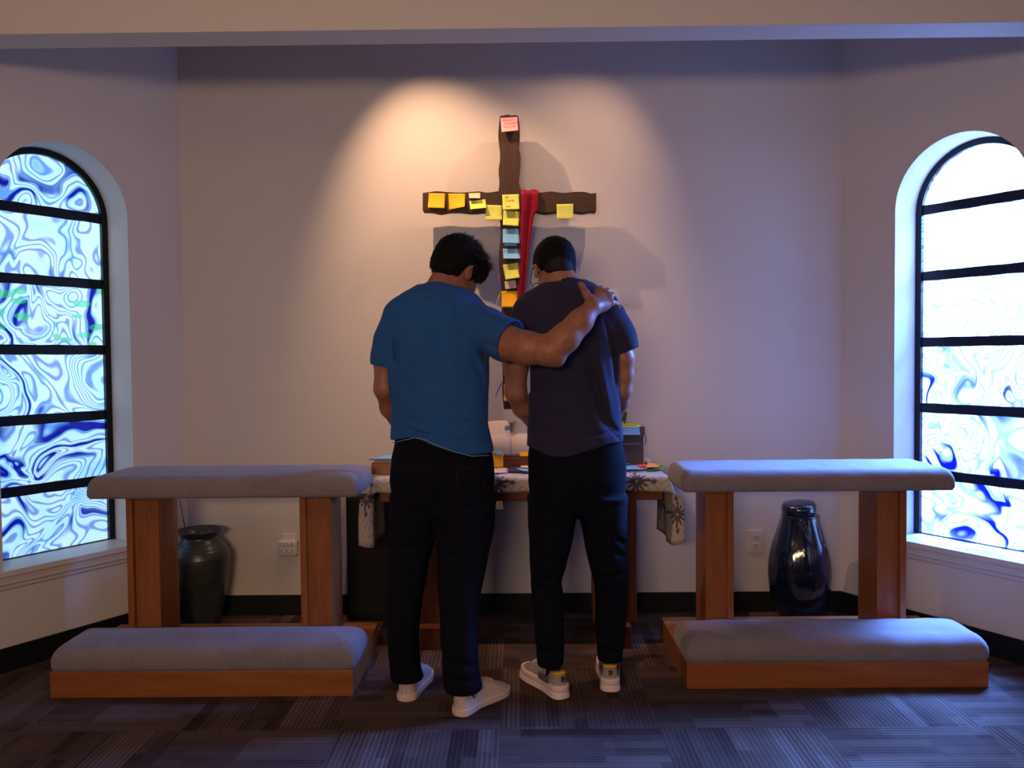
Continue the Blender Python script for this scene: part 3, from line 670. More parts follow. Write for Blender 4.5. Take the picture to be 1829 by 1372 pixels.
note([(900, 687), (929, 687), (929, 717), (900, 717)], 'ora', 'orange note at the foot of the cross', curl=.008)
note([(900, 640), (926, 640), (926, 668), (900, 668)], 'yelw', 'yellow note low on the upright, mostly hidden behind the arms', curl=.008)
def side_note(px_a, px_b, y0, y1, key, label, out=.03, dep=.035, twist=.01):
    """note stuck on the left flank of the upright, its free end standing off"""
    a = P(px_a, y0, CF+.03); bt = P(px_b, y1, CF+.01); c = (a+bt)/2; h = a.z-bt.z
    def fn(u, v):
        t = 1-v; x = (a.x*v + bt.x*t) - .0; y = CF+.012+u*dep - .012*t; z = bt.z+h*v + (u-.5)*twist
        return Vector((x - .004*sin(pi*v), y, z)) - c
    o = obj('sticky_note', grid_sheet(fn, 5, 8, .0005, True), NM[key]); o.location = c; tag(o, label, 'sticky note', NOTE_GROUP)
side_note(891.5, 884, 297, 320, 'olive', 'green note sticking out from the left flank of the cross above the crossbar', dep=.03)
side_note(890, 885, 391, 420, 'blue', 'blue note on the left flank of the upright just under the crossbar', dep=.05)
side_note(893, 889, 488, 516, 'hotpink', 'thin pink note edge on the left flank of the upright between the heads', dep=.02)
side_note(895, 887, 521, 546, 'yelw', 'curling yellow note on the left flank of the upright, nearest the blue sleeve', dep=.03)
side_note(896, 894, 634, 656, 'yel', 'narrow yellow note on the upright flank seen under the raised arm', dep=.03)
side_note(895, 892, 655, 668, 'blue', 'tiny blue note on the upright flank below the narrow yellow one', dep=.03)
side_note(897, 885, 684, 711, 'navy', 'dark note pointing away from the foot of the cross, left flank', dep=.015)

# red sash over the crossbar
def sash():
    Lp = [(343, 931), (360, 930.5), (400, 929.5), (440, 929), (480, 927), (530, 924), (560, 923)]; Rp = [(343, 962), (360, 961.5), (374, 961), (384, 954), (400, 951), (440, 946), (480, 942), (530, 938), (560, 936)]
    il = lambda pts, y: float(np.interp(y, [a[0] for a in pts], [a[1] for a in pts]))
    bm = bmesh.new(); N = 22; rows = []
    back = [(CF+CT+.008, P(946, 366, CF).z), (CF+CT+.008, P(946, 358, CF).z), (CF+CT+.006, P(946, 350, CF).z)]
    def width(y, u, D): a, b_ = il(Lp, y), il(Rp, y); return P(a+(b_-a)*u, y, D)
    for yy, zz in back: rows.append([Vector((width(345, u, CF).x, yy+.003*sin(u*14), zz)) for u in np.linspace(0, 1, N)])
    zt = P(946, 343, CF).z+.008
    for yy in (CF+CT+.002, CF+CT*.6, CF+CT*.25, CF-.004): rows.append([Vector((width(345, u, CF).x, yy, zt+.003*sin(u*11))) for u in np.linspace(0, 1, N)])
    for y in np.linspace(346, 560, 44):
        row = []
        for u in np.linspace(0, 1, N):
            k = min(1, (y-343)/50); pl = .008*abs(sin(u*pi*1.55+.15))*(1-.35*k) + .004*k*sin(u*9)
            if u > .62 and y > 372: pl -= .007*min(1, (y-372)/14)
            D = CF-.009-pl; row.append(width(y, u, D))
        rows.append(row)
    V = [[bm.verts.new(p) for p in r] for r in rows]
    for a, b_ in zip(V, V[1:]):
        for i in range(N-1): f = bm.faces.new((a[i], a[i+1], b_[i+1], b_[i])); f.smooth = True
    bm.normal_update(); bmesh.ops.solidify(bm, geom=list(bm.faces), thickness=.0012)
    tag(obj('sash', bm, M_red), 'long crimson cloth sash hung over the right arm of the cross', 'sash')
sash()

# ------------------------------------------------------------------ THINGS ON THE TABLE
def flat_paper(name, pts, z, key, label, cat='sticky note', group='loose papers on the altar table', lift=0, th=.0006):
    """pts: four (x, y) TL TR BR BL on the table; lift raises the near edge"""
    c = Vector((sum(p[0] for p in pts)/4, sum(p[1] for p in pts)/4, z)); q = [Vector((p[0], p[1], z)) for p in pts]
    def fn(u, v):
        p = q[3].lerp(q[2], u).lerp(q[0].lerp(q[1], u), v) - c; return p+Vector((0, 0, th+lift*(1-v)**2))
    o = obj(name, grid_sheet(fn, 6, 6, th, True), NM[key] if isinstance(key, str) else key); o.location = c
    return tag(o, label, cat, group)
def T(px, py, z=CZ):     # where the photo's pixel meets the height z
    d = P(px, py, 1.0)-Vector((0, 0, EYE)); k = (z-EYE)/d.z; return (d.x*k, d.y*k)
# left pile: two books, blue card on top
def book(x0, x1, y0, y1, z0, z1, cover, label, group='books stacked on the left end of the table'):
    t = thing('book', label, 'book', ((x0+x1)/2, (y0+y1)/2, z0), group=group); w, d, h = (x1-x0)/2, (y1-y0)/2, z1-z0
    bm = box(-w, w, -d, d, 0, .003, .0005); box_into(bm, -w, w, -d, d, h-.003, h); box_into(bm, -w, w, -d, -d+.003, .003, h-.003); obj('cover', bm, cover, t)
    obj('page_block', box(-w+.004, w-.004, -d+.0035, d-.004, .0032, h-.0032, .0005), mat('page edges', (.55, .45, .36), .9), t)
    return t
bx0 = P(665, 840, 3.62).x
book(bx0, bx0+.20, 3.60, 3.76, CZ+.001, CZ+.051, mat('tan leather', (.30, .13, .075), .6), 'thick tan-covered book, lower of the two on the table left end')
book(bx0+.012, bx0+.19, 3.61, 3.76, CZ+.0515, CZ+.068, mat('beige card', (.40, .27, .19), .6), 'thin beige book, upper of the two on the table left end')
zb = CZ+.0695
flat_paper('blue_card', [(bx0+.03, 3.755), (bx0+.18, 3.76), (bx0+.19, 3.60), (bx0-.012, 3.60)], zb, NM['blue'], 'bright blue card lying on top of the two stacked books', 'card', 'cards and papers on the altar table', .002, .0012)
flat_paper('grey_card', [(bx0+.01, 3.72), (bx0+.16, 3.72), (bx0+.17, 3.592), (bx0-.014, 3.585)], zb-.0012, mat('grey card', (.16, .15, .16), .7), 'dark grey card just beneath the bright blue card', 'card', 'cards and papers on the altar table', 0, .0005)
# open bible on a wooden stand
sx = P(915, 830, 3.80).x
st = thing('book_stand', 'reddish wooden book stand holding the open book in the table centre', 'book stand', (sx, 3.80, CZ))
obj('front_ledge', box(-.10, .15, -.012, .012, 0, .052, .002), M_tablew, st)
sl = Matrix.Translation((0.02, .012, .030)) @ Matrix.Rotation(radians(52), 4, 'X')
obj('back_board', box(-.12, .13, 0, .17, -.012, 0, .002, M=sl), M_tablew, st)
obj('prop', box(.0, .04, .09, .105, 0, .13, .001), M_tablew, st)
M_page = mat('printed bible pages', (.74, .63, .58), .8, .2); nb = NB(M_page); uvn = nb.n('ShaderNodeTexCoord').outputs['UV']; sp = nb.n('ShaderNodeSeparateXYZ', {0: uvn})
ln = nb.math('GREATER_THAN', nb.math('SINE', nb.math('MULTIPLY', sp.outputs[1], 210.)), .1)
gp = nb.math('GREATER_THAN', nb.noise(nb.n('ShaderNodeMapping', {'Vector': uvn, 'Scale': (60, 50, 1)}).outputs[0], 1.2, 1).outputs[0], .42)
colm = nb.math('GREATER_THAN', nb.math('ABSOLUTE', nb.math('SUBTRACT', nb.math('FRACT', nb.math('MULTIPLY', sp.outputs[0], 2.)), .5)), .0)
edge = nb.math('LESS_THAN', nb.math('ABSOLUTE', nb.math('SUBTRACT', nb.math('FRACT', nb.math('ADD', nb.math('MULTIPLY', sp.outputs[0], 2.), 0.)), .5)), .43)
vm = nb.math('LESS_THAN', nb.math('ABSOLUTE', nb.math('SUBTRACT', sp.outputs[1], .5)), .44)
nb.base(nb.mix(nb.math('MULTIPLY', nb.math('MULTIPLY', ln, gp), nb.math('MULTIPLY', nb.math('MULTIPLY', edge, vm), .5)), (.74, .63, .58), (.18, .14, .15)))
bb = thing('open_book', 'open thick book with printed thin pages propped on the stand', 'book', (sx-.003, 3.812, CZ+.053))
SL = Matrix.Rotation(radians(52), 4, 'X')
def leafstack(sg):
    W_, H_ = .128, .185; bm = bmesh.new(); lay = bm.loops.layers.uv.new('uv'); n = 18
    def hgt(t): return .006+.026*(1-math.exp(-t*9))*(1-.55*t*t) 
    top_, bot_ = [], []
    for j in (0, 1):
        top_.append([bm.verts.new(SL @ Vector((sg*W_*i/n, H_*j, hgt(i/n)))) for i in range(n+1)]); bot_.append([bm.verts.new(SL @ Vector((sg*(W_+.002)*i/n, H_*j, .0))) for i in range(n+1)])
    for i in range(n):
        f = bm.faces.new((top_[0][i], top_[0][i+1], top_[1][i+1], top_[1][i])); f.smooth = True
        for l, (a, b_) in zip(f.loops, ((i, 0), (i+1, 0), (i+1, 1), (i, 1))): l[lay].uv = (.5+sg*.5*a/n, b_)
        for j in (0, 1): bm.faces.new((top_[j][i], top_[j][i+1], bot_[j][i+1], bot_[j][i]))
        bm.faces.new((bot_[0][i], bot_[0][i+1], bot_[1][i+1], bot_[1][i]))
    for i in (0, n): bm.faces.new((top_[0][i], top_[1][i], bot_[1][i], bot_[0][i]))
    bmesh.ops.recalc_face_normals(bm, faces=bm.faces); obj('page_block', bm, M_page, bb)
leafstack(-1); leafstack(1)
obj('cover', box(-.134, .134, -.003, .19, -.004, 0, .001, M=SL), mat('black leather cover', (.02, .014, .013), .6), bb)
for x_, w_ in ((-.085, .006), (.03, .012), (-.04, .01)): obj('page_tab', box(x_, x_+w_, .184, .196, .012, .013, 0, M=SL), M_page, bb)
def pix_note(corners, D, key, label, curl=.006, cat='sticky note'):
    return note(corners, key, label, D=D, curl=curl, group='notes and papers around the book stand')
pix_note([(875, 811), (899, 811), (899, 835), (880, 836)], 3.785, 'yel', 'yellow note stuck on the book stand front, left side', .004)
pix_note([(926, 807), (949, 808), (949, 815), (929, 815)], 3.782, 'yel', 'small folded yellow note on the right of the book stand ledge', .006)
pix_note([(878, 808), (890, 803), (900, 809), (890, 813)], 3.783, 'blue', 'folded blue note on the top edge of the stand, under the left page', .004)
a, b_, c, d_ = T(908, 834), T(932, 834), T(931, 845), T(907, 845); flat_paper('booklet', [a, b_, c, d_], CZ+.001, 'navy', 'small navy booklet lying before the book stand', 'booklet', 'notes and papers around the book stand', .004, .002)
a, b_, c, d_ = T(921, 838), T(955, 840), T(952, 847), T(932, 846); flat_paper('sticky_note', [a, b_, c, d_], CZ+.006, 'blue', 'sky blue note lying across the navy booklet corner', 'sticky note', 'notes and papers around the book stand', .006)
a, b_, c, d_ = T(930, 833), T(955, 834), T(955, 840), T(930, 840); flat_paper('sticky_note', [a, b_, c, d_], CZ+.0105, 'pale', 'small cream slip by the navy booklet, behind the sky blue note', 'sticky note', 'notes and papers around the book stand', .001)
a, b_, c, d_ = T(878, 837), T(905, 836), T(905, 846), T(876, 846); flat_paper('paper_sheet', [a, b_, c, d_], CZ+.001, note_mat('off white sheet', (.62, .52, .5)), 'pale crumpled sheet lying left of the navy booklet', 'paper', 'notes and papers around the book stand', .002)
# grey box with lid on the right
M_gbox = mat('matte grey card box', (.075, .055, .068), .6)
bxr = P(1150, 800, 3.82).x; bxl = bxr-.205; bd = .12
gb = thing('prayer_box', 'dark grey lidded box standing on the right of the table', 'box', ((bxl+bxr)/2, 3.80+bd/2, CZ)); w = (bxr-bxl)/2; GH = .19
obj('carcass', box(-w+.004, w-.004, -bd/2+.003, bd/2, 0, GH-.012, .002), M_gbox, gb)
obj('lid', box(-w-.001, w+.002, -bd/2-.002, bd/2+.003, GH-.038, GH, .003), M_gbox, gb)
M_whiteink = mat('white print', (.5, .45, .48), .6)
ink('printed_words', 'Prayer Requests Here!', M_whiteink, gb, (w-.145, -bd/2+.0022, .105), .0135, None, 0)
obj('side_panel', box(w-.004, w-.002, -bd/2+.004, bd/2-.002, .004, GH-.04, 0), mat('pale box edge', (.6, .56, .62), .5), gb)
obj('pull_loop', tube([(w+.002, -bd/2+.02, GH-.035), (w+.008, -bd/2+.02, GH-.05), (w+.011, -bd/2+.02, GH-.07), (w+.008, -bd/2+.02, GH-.088), (w+.004, -bd/2+.02, GH-.084)], .0018, 6), M_black, gb)
GTOP = CZ+GH
gx = gb.location.x; gy = gb.location.y
def box_note(nm, x0, x1, y0, y1, z, key, label, th=.0006, lift=0): flat_paper(nm, [(x0, y1), (x1, y1), (x1-.004, y0), (x0+.002, y0)], z, key, label, 'sticky note', 'notes on the grey box', lift, th)
box_note('sticky_note', gx+w-.16, gx+w-.008, gy-bd/2-.003, gy+.03, GTOP+.0008, 'lime', 'wide lime note lying on the lid of the grey box', .001)
box_note('note_pad', gx+w-.13, gx+w-.03, gy-.045, gy+.035, GTOP+.0022, 'olive', 'dark green pad on the lime note, topmost on the grey box', .009)
o, q, c = note([(1085, 761), (1142, 762), (1144, 777), (1086, 778)], 'blue', 'blue note folded down over the front of the grey box lid', D=gy-bd/2-.004, curl=.008, group='notes on the grey box')
# green ornament with a red cord
on = thing('ornament', 'small green peaked ornament with a red cord, on top of the grey box', 'ornament', (P(1112, 750, 3.86).x, 3.862, GTOP+.0115))
M_moss = fabric_mat('moss green felt', (.085, .13, .05), (.04, .07, .025), 180, bump=1)
bm = prism([(-.020, .010), (.016, .010), (.019, .045), (.021, .052), (.003, .072), (-.022, .060), (-.024, .045)], -.018, .018, 'y', .003); obj('body', bm, M_moss, on)
bm = bmesh.new()
for x_ in (-.012, .010): tube_into(bm, [(x_, 0, .012), (x_+.002, 0, 0)], .003, 6)
obj('legs', bm, M_moss, on); obj('cord', tube([(-.002, 0, .070), (-.004, 0, .090), (-.003, 0, .115), (-.006, 0, .145)], .0012, 5), mat('red cord', (.4, .02, .04), .8), on)
# papers in front of the box
def tpaper(nm, px4, z, key, label, lift=0, th=.0006, cat='sticky note'):
    flat_paper(nm, [T(x, y, z) for x, y in px4], z, key, label, cat, 'loose papers on the right of the table', lift, th)
tpaper('note_pad', [(1110, 830), (1153, 831), (1156, 840), (1106, 841)], CZ+.001, 'blue', 'flat blue pad before the grey box', .002, .006)
tpaper('sticky_note', [(1138, 829), (1154, 828), (1156, 834), (1143, 835)], CZ+.010, 'hotpink', 'pink note between the blue pad and the orange notes', .002)
tpaper('sticky_note', [(1160, 833), (1190, 834), (1184, 840), (1156, 843)], CZ+.001, 'green', 'green note farthest right on the table, under the peach one', .004, .001)
tpaper('sticky_note', [(1158, 826), (1181, 828), (1182, 833), (1170, 834)], CZ+.006, NM['ora'], 'deep orange note tucked behind the peach note', .006)
tpaper('sticky_note', [(1157, 826), (1170, 828), (1179, 836), (1153, 837)], CZ+.014, 'peach', 'peach note curling up on top of the green note', .005)
tpaper('sticky_note', [(1113, 827), (1122, 825), (1124, 830), (1113, 831)], CZ+.012, 'bluew', 'small blue slip standing against the grey box front', .003)
td = thing('tape_dispenser', 'small white rounded dispenser with a black base, right of the grey box', 'tape dispenser', (P(1156, 825, 3.86).x, 3.86, CZ+.0008))
bm = bmesh.new(); bmesh.ops.create_uvsphere(bm, u_segments=20, v_segments=12, radius=1); bmesh.ops.scale(bm, vec=(.021, .024, .016), verts=bm.verts); bmesh.ops.translate(bm, vec=(0, 0, .017), verts=bm.verts); obj('dome', bm, M_plastic, td, True)
obj('base', box(-.017, .017, -.022, .022, 0, .012, .003), M_black, td)
# ------------------------------------------------------------------ PEOPLE
#PEOPLE#
class Field:
    """a small signed-distance sculptor: add smooth-blended forms, then mesh the zero level as one surface"""
    def __init__(s, lo, hi, h):
        s.h = h; s.lo = np.array(lo, float); n = np.ceil((np.array(hi)-s.lo)/h).astype(int)+1; s.n = n
        s.ax = [s.lo[i]+np.arange(n[i])*h for i in range(3)]; s.d = np.full(n, .5, np.float32)
    def sub(s, lo, hi):
        a = [int(max(0, math.floor((lo[i]-s.lo[i])/s.h))) for i in range(3)]; b = [int(min(s.n[i], math.ceil((hi[i]-s.lo[i])/s.h)+1)) for i in range(3)]
        sl = tuple(slice(a[i], max(b[i], a[i])) for i in range(3)); X, Y, Z = np.ogrid[0:1, 0:1, 0:1]
        return sl, s.ax[0][sl[0]][:, None, None], s.ax[1][sl[1]][None, :, None], s.ax[2][sl[2]][None, None, :]
    def blend(s, sl, d, k, op='u'):
        c = s.d[sl]
        if op == 'u':
            if k > 0: t = np.clip(.5+.5*(c-d)/k, 0, 1); s.d[sl] = c*(1-t)+d*t-k*t*(1-t)
            else: s.d[sl] = np.minimum(c, d)
        elif op == 's':
            if k > 0: t = np.clip(.5-.5*(c+d)/k, 0, 1); s.d[sl] = c*(1-t)-d*t+k*t*(1-t)
            else: s.d[sl] = np.maximum(c, -d)
        elif op == 'i': s.d[sl] = np.maximum(c, d)
    def cone(s, a, b, ra, rb, k=.015, op='u', flat=None):
        a, b = np.array(a, float), np.array(b, float); m = max(ra, rb)+k*1.5+.03
        sl, X, Y, Z = s.sub(np.minimum(a, b)-m, np.maximum(a, b)+m); ab = b-a; L2 = max(ab@ab, 1e-9)
        t = np.clip(((X-a[0])*ab[0]+(Y-a[1])*ab[1]+(Z-a[2])*ab[2])/L2, 0, 1)
        d = np.sqrt((X-a[0]-t*ab[0])**2+(Y-a[1]-t*ab[1])**2+(Z-a[2]-t*ab[2])**2)-(ra+(rb-ra)*t)
        s.blend(sl, d.astype(np.float32), k, op)
    def chain(s, pts, k=.015):
        for (p, r), (q, r2) in zip(pts, pts[1:]): s.cone(p, q, r, r2, k)
    def ell(s, c, r, R=None, k=.015, op='u'):
        c = np.array(c, float); r = np.array(r, float); m = r.max()+k*1.5+.03; sl, X, Y, Z = s.sub(c-m, c+m)
        x, y, z = X-c[0], Y-c[1], Z-c[2]
        if R is not None: R = np.array(R); x, y, z = (R[0, i]*x+R[1, i]*y+R[2, i]*z for i in range(3))
        q = np.sqrt((x/r[0])**2+(y/r[1])**2+(z/r[2])**2)+1e-6; q1 = np.sqrt((x/r[0]**2)**2+(y/r[1]**2)**2+(z/r[2]**2)**2)+1e-6
        s.blend(sl, (q*(q-1)/q1).astype(np.float32), k, op)
    def loft(s, keys, k=.02, nexp=2.3, cap=.012, op='u'):
        """keys (z, cx, cy, rx, ry) -> stack of superellipses"""
        K = np.array(sorted(keys)); m = K[:, 3:5].max()+.06
        sl, X, Y, Z = s.sub([K[:, 1].min()-m, K[:, 2].min()-m, K[0, 0]-.06], [K[:, 1].max()+m, K[:, 2].max()+m, K[-1, 0]+.06])
        z = Z.ravel(); g = lambda i: smooth_interp(z, K[:, 0], K[:, i])[None, None, :]
        cx, cy, rx, ry = g(1), g(2), g(3), g(4); x, y = X-cx, Y-cy
        q = ((np.abs(x)/rx)**nexp+(np.abs(y)/ry)**nexp)**(1/nexp)+1e-5; rad = np.sqrt(x*x+y*y)
        d = rad*(1-1/q); d = np.where(q < .35, -np.minimum(rx, ry)*.65, d)
        dz = np.maximum(Z-K[-1, 0], K[0, 0]-Z)
        e = cap; d = np.minimum(np.maximum(d, dz)+e, 0) + np.sqrt(np.maximum(d+e, 0)**2+np.maximum(dz+e, 0)**2)-e
        s.blend(sl, d.astype(np.float32), k, op)
    def plane(s, p, n, op='i'):
        """keep what lies behind the plane (p, n)"""
        n = np.array(n, float); n /= np.linalg.norm(n); sl, X, Y, Z = s.sub(s.lo-1, s.lo+s.n*s.h+1)
        d = (X-p[0])*n[0]+(Y-p[1])*n[1]+(Z-p[2])*n[2]; s.d = np.maximum(s.d, d.astype(np.float32))
    def cut_cone(s, a, b, ra, rb): s.cone(a, b, ra, rb, .002, 's')
    def fold(s, a, b, w, depth):
        """a crease (depth > 0) or ridge (depth < 0) along a segment"""
        a, b = np.array(a, float), np.array(b, float); m = w*3+.07; sl, X, Y, Z = s.sub(np.minimum(a, b)-m, np.maximum(a, b)+m); ab = b-a
        t = np.clip(((X-a[0])*ab[0]+(Z-a[2])*ab[2])/max(ab[0]**2+ab[2]**2, 1e-9)+0*Y, 0, 1)
        q = (X-a[0]-t*ab[0])**2+(Z-a[2]-t*ab[2])**2+np.maximum(0, np.abs(Y-a[1]-t*ab[1])-.06)**2
        s.d[sl] += (1.7*depth*np.sin(np.clip(t*.92+.04, 0, 1)*pi)**.6*np.exp(-q/(w*w))).astype(np.float32)
    def wobble(s, fn):
        sl, X, Y, Z = s.sub(s.lo-1, s.lo+s.n*s.h+1); s.d += fn(X, Y, Z).astype(np.float32)
    def mesh(s, name, m, parent=None, smooth=2):
        d = s.d; ins = d < 0; nx, ny, nz = d.shape
        acc = None; cell = np.zeros((nx-1, ny-1, nz-1), bool)
        c8 = [ins[i:nx-1+i, j:ny-1+j, k:nz-1+k] for i in (0, 1) for j in (0, 1) for k in (0, 1)]
        anyi = np.logical_or.reduce(c8); alli = np.logical_and.reduce(c8); cell = anyi & ~alli
        idx = np.argwhere(cell); N = len(idx); vid = np.full(cell.shape, -1, np.int64); vid[tuple(idx.T)] = np.arange(N)
        P_ = np.zeros((N, 3)); W = np.zeros(N); I, J, K = idx.T
        for ax in range(3):
            for a in (0, 1):
                for b in (0, 1):
                    o = [0, 0, 0]; o[(ax+1) % 3] = a; o[(ax+2) % 3] = b; e = list(o); e[ax] = 1
                    d0 = d[I+o[0], J+o[1], K+o[2]]; d1 = d[I+e[0], J+e[1], K+e[2]]; cr_ = (d0 < 0) != (d1 < 0)
                    t = np.where(cr_, d0/np.where(cr_, d0-d1, 1), 0); p = np.array(o, float)[None, :].repeat(N, 0); p[:, ax] += t
                    P_[cr_] += p[cr_]; W[cr_] += 1
        V = s.lo + (idx + P_/W[:, None])*s.h
        F = []
        for ax in range(3):
            u, v = (ax+1) % 3, (ax+2) % 3; sh = [slice(None)]*3; sh2 = list(sh)
            sh[ax] = slice(0, d.shape[ax]-1); sh2[ax] = slice(1, d.shape[ax]); A, B = ins[tuple(sh)], ins[tuple(sh2)]; E_ = np.argwhere(A != B)
            ok = (E_[:, u] > 0) & (E_[:, v] > 0) & (E_[:, u] < d.shape[u]-1) & (E_[:, v] < d.shape[v]-1); E_ = E_[ok]
            q = []
            for du, dv in ((-1, -1), (0, -1), (0, 0), (-1, 0)):
                e = E_.copy(); e[:, u] += du; e[:, v] += dv; q.append(vid[tuple(e.T)])
            q = np.stack(q, 1); fl = A[tuple(E_.T)]; q[~fl] = q[~fl][:, ::-1]; F.append(q)
        F = np.concatenate(F); F = F[(F >= 0).all(1)]
        for _ in range(smooth):
            S = np.zeros_like(V); Wn = np.zeros(N)
            for a in range(4):
                i, j = F[:, a], F[:, (a+1) % 4]; np.add.at(S, i, V[j]); np.add.at(Wn, i, 1); np.add.at(S, j, V[i]); np.add.at(Wn, j, 1)
            V = V*.5+.5*S/np.maximum(Wn, 1)[:, None]
        me = bpy.data.meshes.new(name); me.vertices.add(N); me.vertices.foreach_set('co', V.ravel()); me.loops.add(len(F)*4); me.polygons.add(len(F))
        me.loops.foreach_set('vertex_index', F.ravel()); me.polygons.foreach_set('loop_start', np.arange(len(F))*4); me.polygons.foreach_set('use_smooth', np.ones(len(F), bool))
        me.update(calc_edges=True); me.validate(); me.materials.append(m)
        return link(bpy.data.objects.new(name, me), parent)
def smooth_interp(z, zk, vk):
    """monotone cubic through the keys"""
    h = np.diff(zk); dl = np.diff(vk)/h; m_ = np.zeros(len(zk)); m_[1:-1] = np.where(dl[:-1]*dl[1:] > 0, 2*dl[:-1]*dl[1:]/np.where(dl[:-1]+dl[1:] == 0, 1, dl[:-1]+dl[1:]), 0); m_[0], m_[-1] = dl[0], dl[-1]
    zc = np.clip(z, zk[0], zk[-1]); i = np.clip(np.searchsorted(zk, zc)-1, 0, len(zk)-2); t = (zc-zk[i])/h[i]
    return (2*t**3-3*t**2+1)*vk[i]+(t**3-2*t**2+t)*h[i]*m_[i]+(-2*t**3+3*t**2)*vk[i+1]+(t**3-t**2)*h[i]*m_[i+1]
def rows(rs, grow=0., dy=0.):
    """(py, left px, right px, depth of the centre, half thickness) -> loft keys in metres"""
    out = []
    for py, a, b_, D, ry in rs:
        A, B = P(a, py, D), P(b_, py, D); out.append((A.z, (A.x+B.x)/2, D+dy, (B.x-A.x)/2+grow, ry+grow))
    return out
def V3(px, py, D): p = P(px, py, D); return np.array([p.x, p.y, p.z])

def head_forms(F, c, R, grow=0.):
    """head with face, built in its own frame (y forward, z up) and turned by R"""
    R = np.array(R); w = lambda x, y, z: np.array(c)+R@np.array([x, y, z])
    F.ell(w(0, -.012, .03), (.074+grow, .094+grow, .084+grow), R, .02)
    F.ell(w(0, .022, -.035), (.062, .066, .078), R, .03)
    F.cone(w(-.035, .01, -.065), w(0, .068, -.100), .022, .020, .025); F.cone(w(.035, .01, -.065), w(0, .068, -.100), .022, .020, .025)
    F.cone(w(-.03, .082, .022), w(.03, .082, .022), .010, .010, .014)      # brow
    for sx_ in (-1, 1):
        F.ell(w(sx_*.031, .092, .003), (.014, .010, .010), R, .012, 's'); F.ell(w(sx_*.031, .080, .003), (.0125, .0125, .0115), R, .003)
        F.ell(w(sx_*.038, .066, -.030), (.020, .016, .018), R, .02)        # cheek
        e = R@np.array([[1, 0, 0], [0, cos(.35), -sin(.35)], [0, sin(.35), cos(.35)]])
        F.ell(w(sx_*.079, -.006, -.012), (.0085, .018, .031), e, .006); F.ell(w(sx_*.089, -.003, -.010), (.005, .010, .019), e, .003, 's')
        F.cone(w(sx_*.083, -.022, -.002), w(sx_*.086, -.004, .018), .0045, .0045, .004)
    F.cone(w(0, .090, .010), w(0, .112, -.030), .008, .012, .010); F.cone(w(-.012, .098, -.034), w(.012, .098, -.034), .008, .008, .006)
    F.cone(w(-.020, .086, -.060), w(.020, .086, -.060), .007, .007, .006); F.cone(w(-.016, .085, -.070), w(.016, .085, -.070), .007, .007, .006)
    F.cone(w(-.022, .098, -.065), w(.022, .098, -.065), .0022, .0022, .002, 's')
    return w
def rot(yaw, pitch, roll=0): return (Matrix.Rotation(yaw, 3, 'Z') @ Matrix.Rotation(roll, 3, 'Y') @ Matrix.Rotation(-pitch, 3, 'X'))

def strands(parent, surf, pick, count, length, aim, thick=.0011, seed=1, m=None):
    """tapered tufts standing on the hair surface"""
    me = surf.data; n = len(me.vertices); co = np.zeros(n*3); me.vertices.foreach_get('co', co); co = co.reshape(-1, 3); no = np.zeros(n*3); me.vertices.foreach_get('normal', no); no = no.reshape(-1, 3)
    r = np.random.default_rng(seed); idx = [i for i in range(n) if pick(co[i])]; bm = bmesh.new()
    for i in r.choice(idx, count):
        p = co[i]-no[i]*.003; a = np.array(aim(co[i], no[i], r)); a /= np.linalg.norm(a); L = length(co[i])*r.uniform(.6, 1.25); bend = r.normal(0, .25, 3)
        pts = [p, p+a*L*.4, p+(a+bend*.35)*L*.75, p+(a+bend*.8)*L]; tube_into(bm, [Vector(q) for q in pts], [thick, thick*.9, thick*.6, thick*.12], 4)
    return obj('hair_tuft', bm, m or M_hairs, parent)

def hand_forms(F, wrist, knuckles, fingers, thumb, k=.006):
    """palm from wrist to four knuckles, jointed fingers, thumb from the side of the palm"""
    wr = np.array(wrist)
    for kn in knuckles: F.cone(wr, kn, .021, .0115, .016)
    for a, b_ in zip(knuckles, knuckles[1:]): F.cone(a, b_, .0115, .0115, .010)
    for f in fingers: F.chain(f, k)
    F.chain(thumb, .009)

def person(label): 
    return None
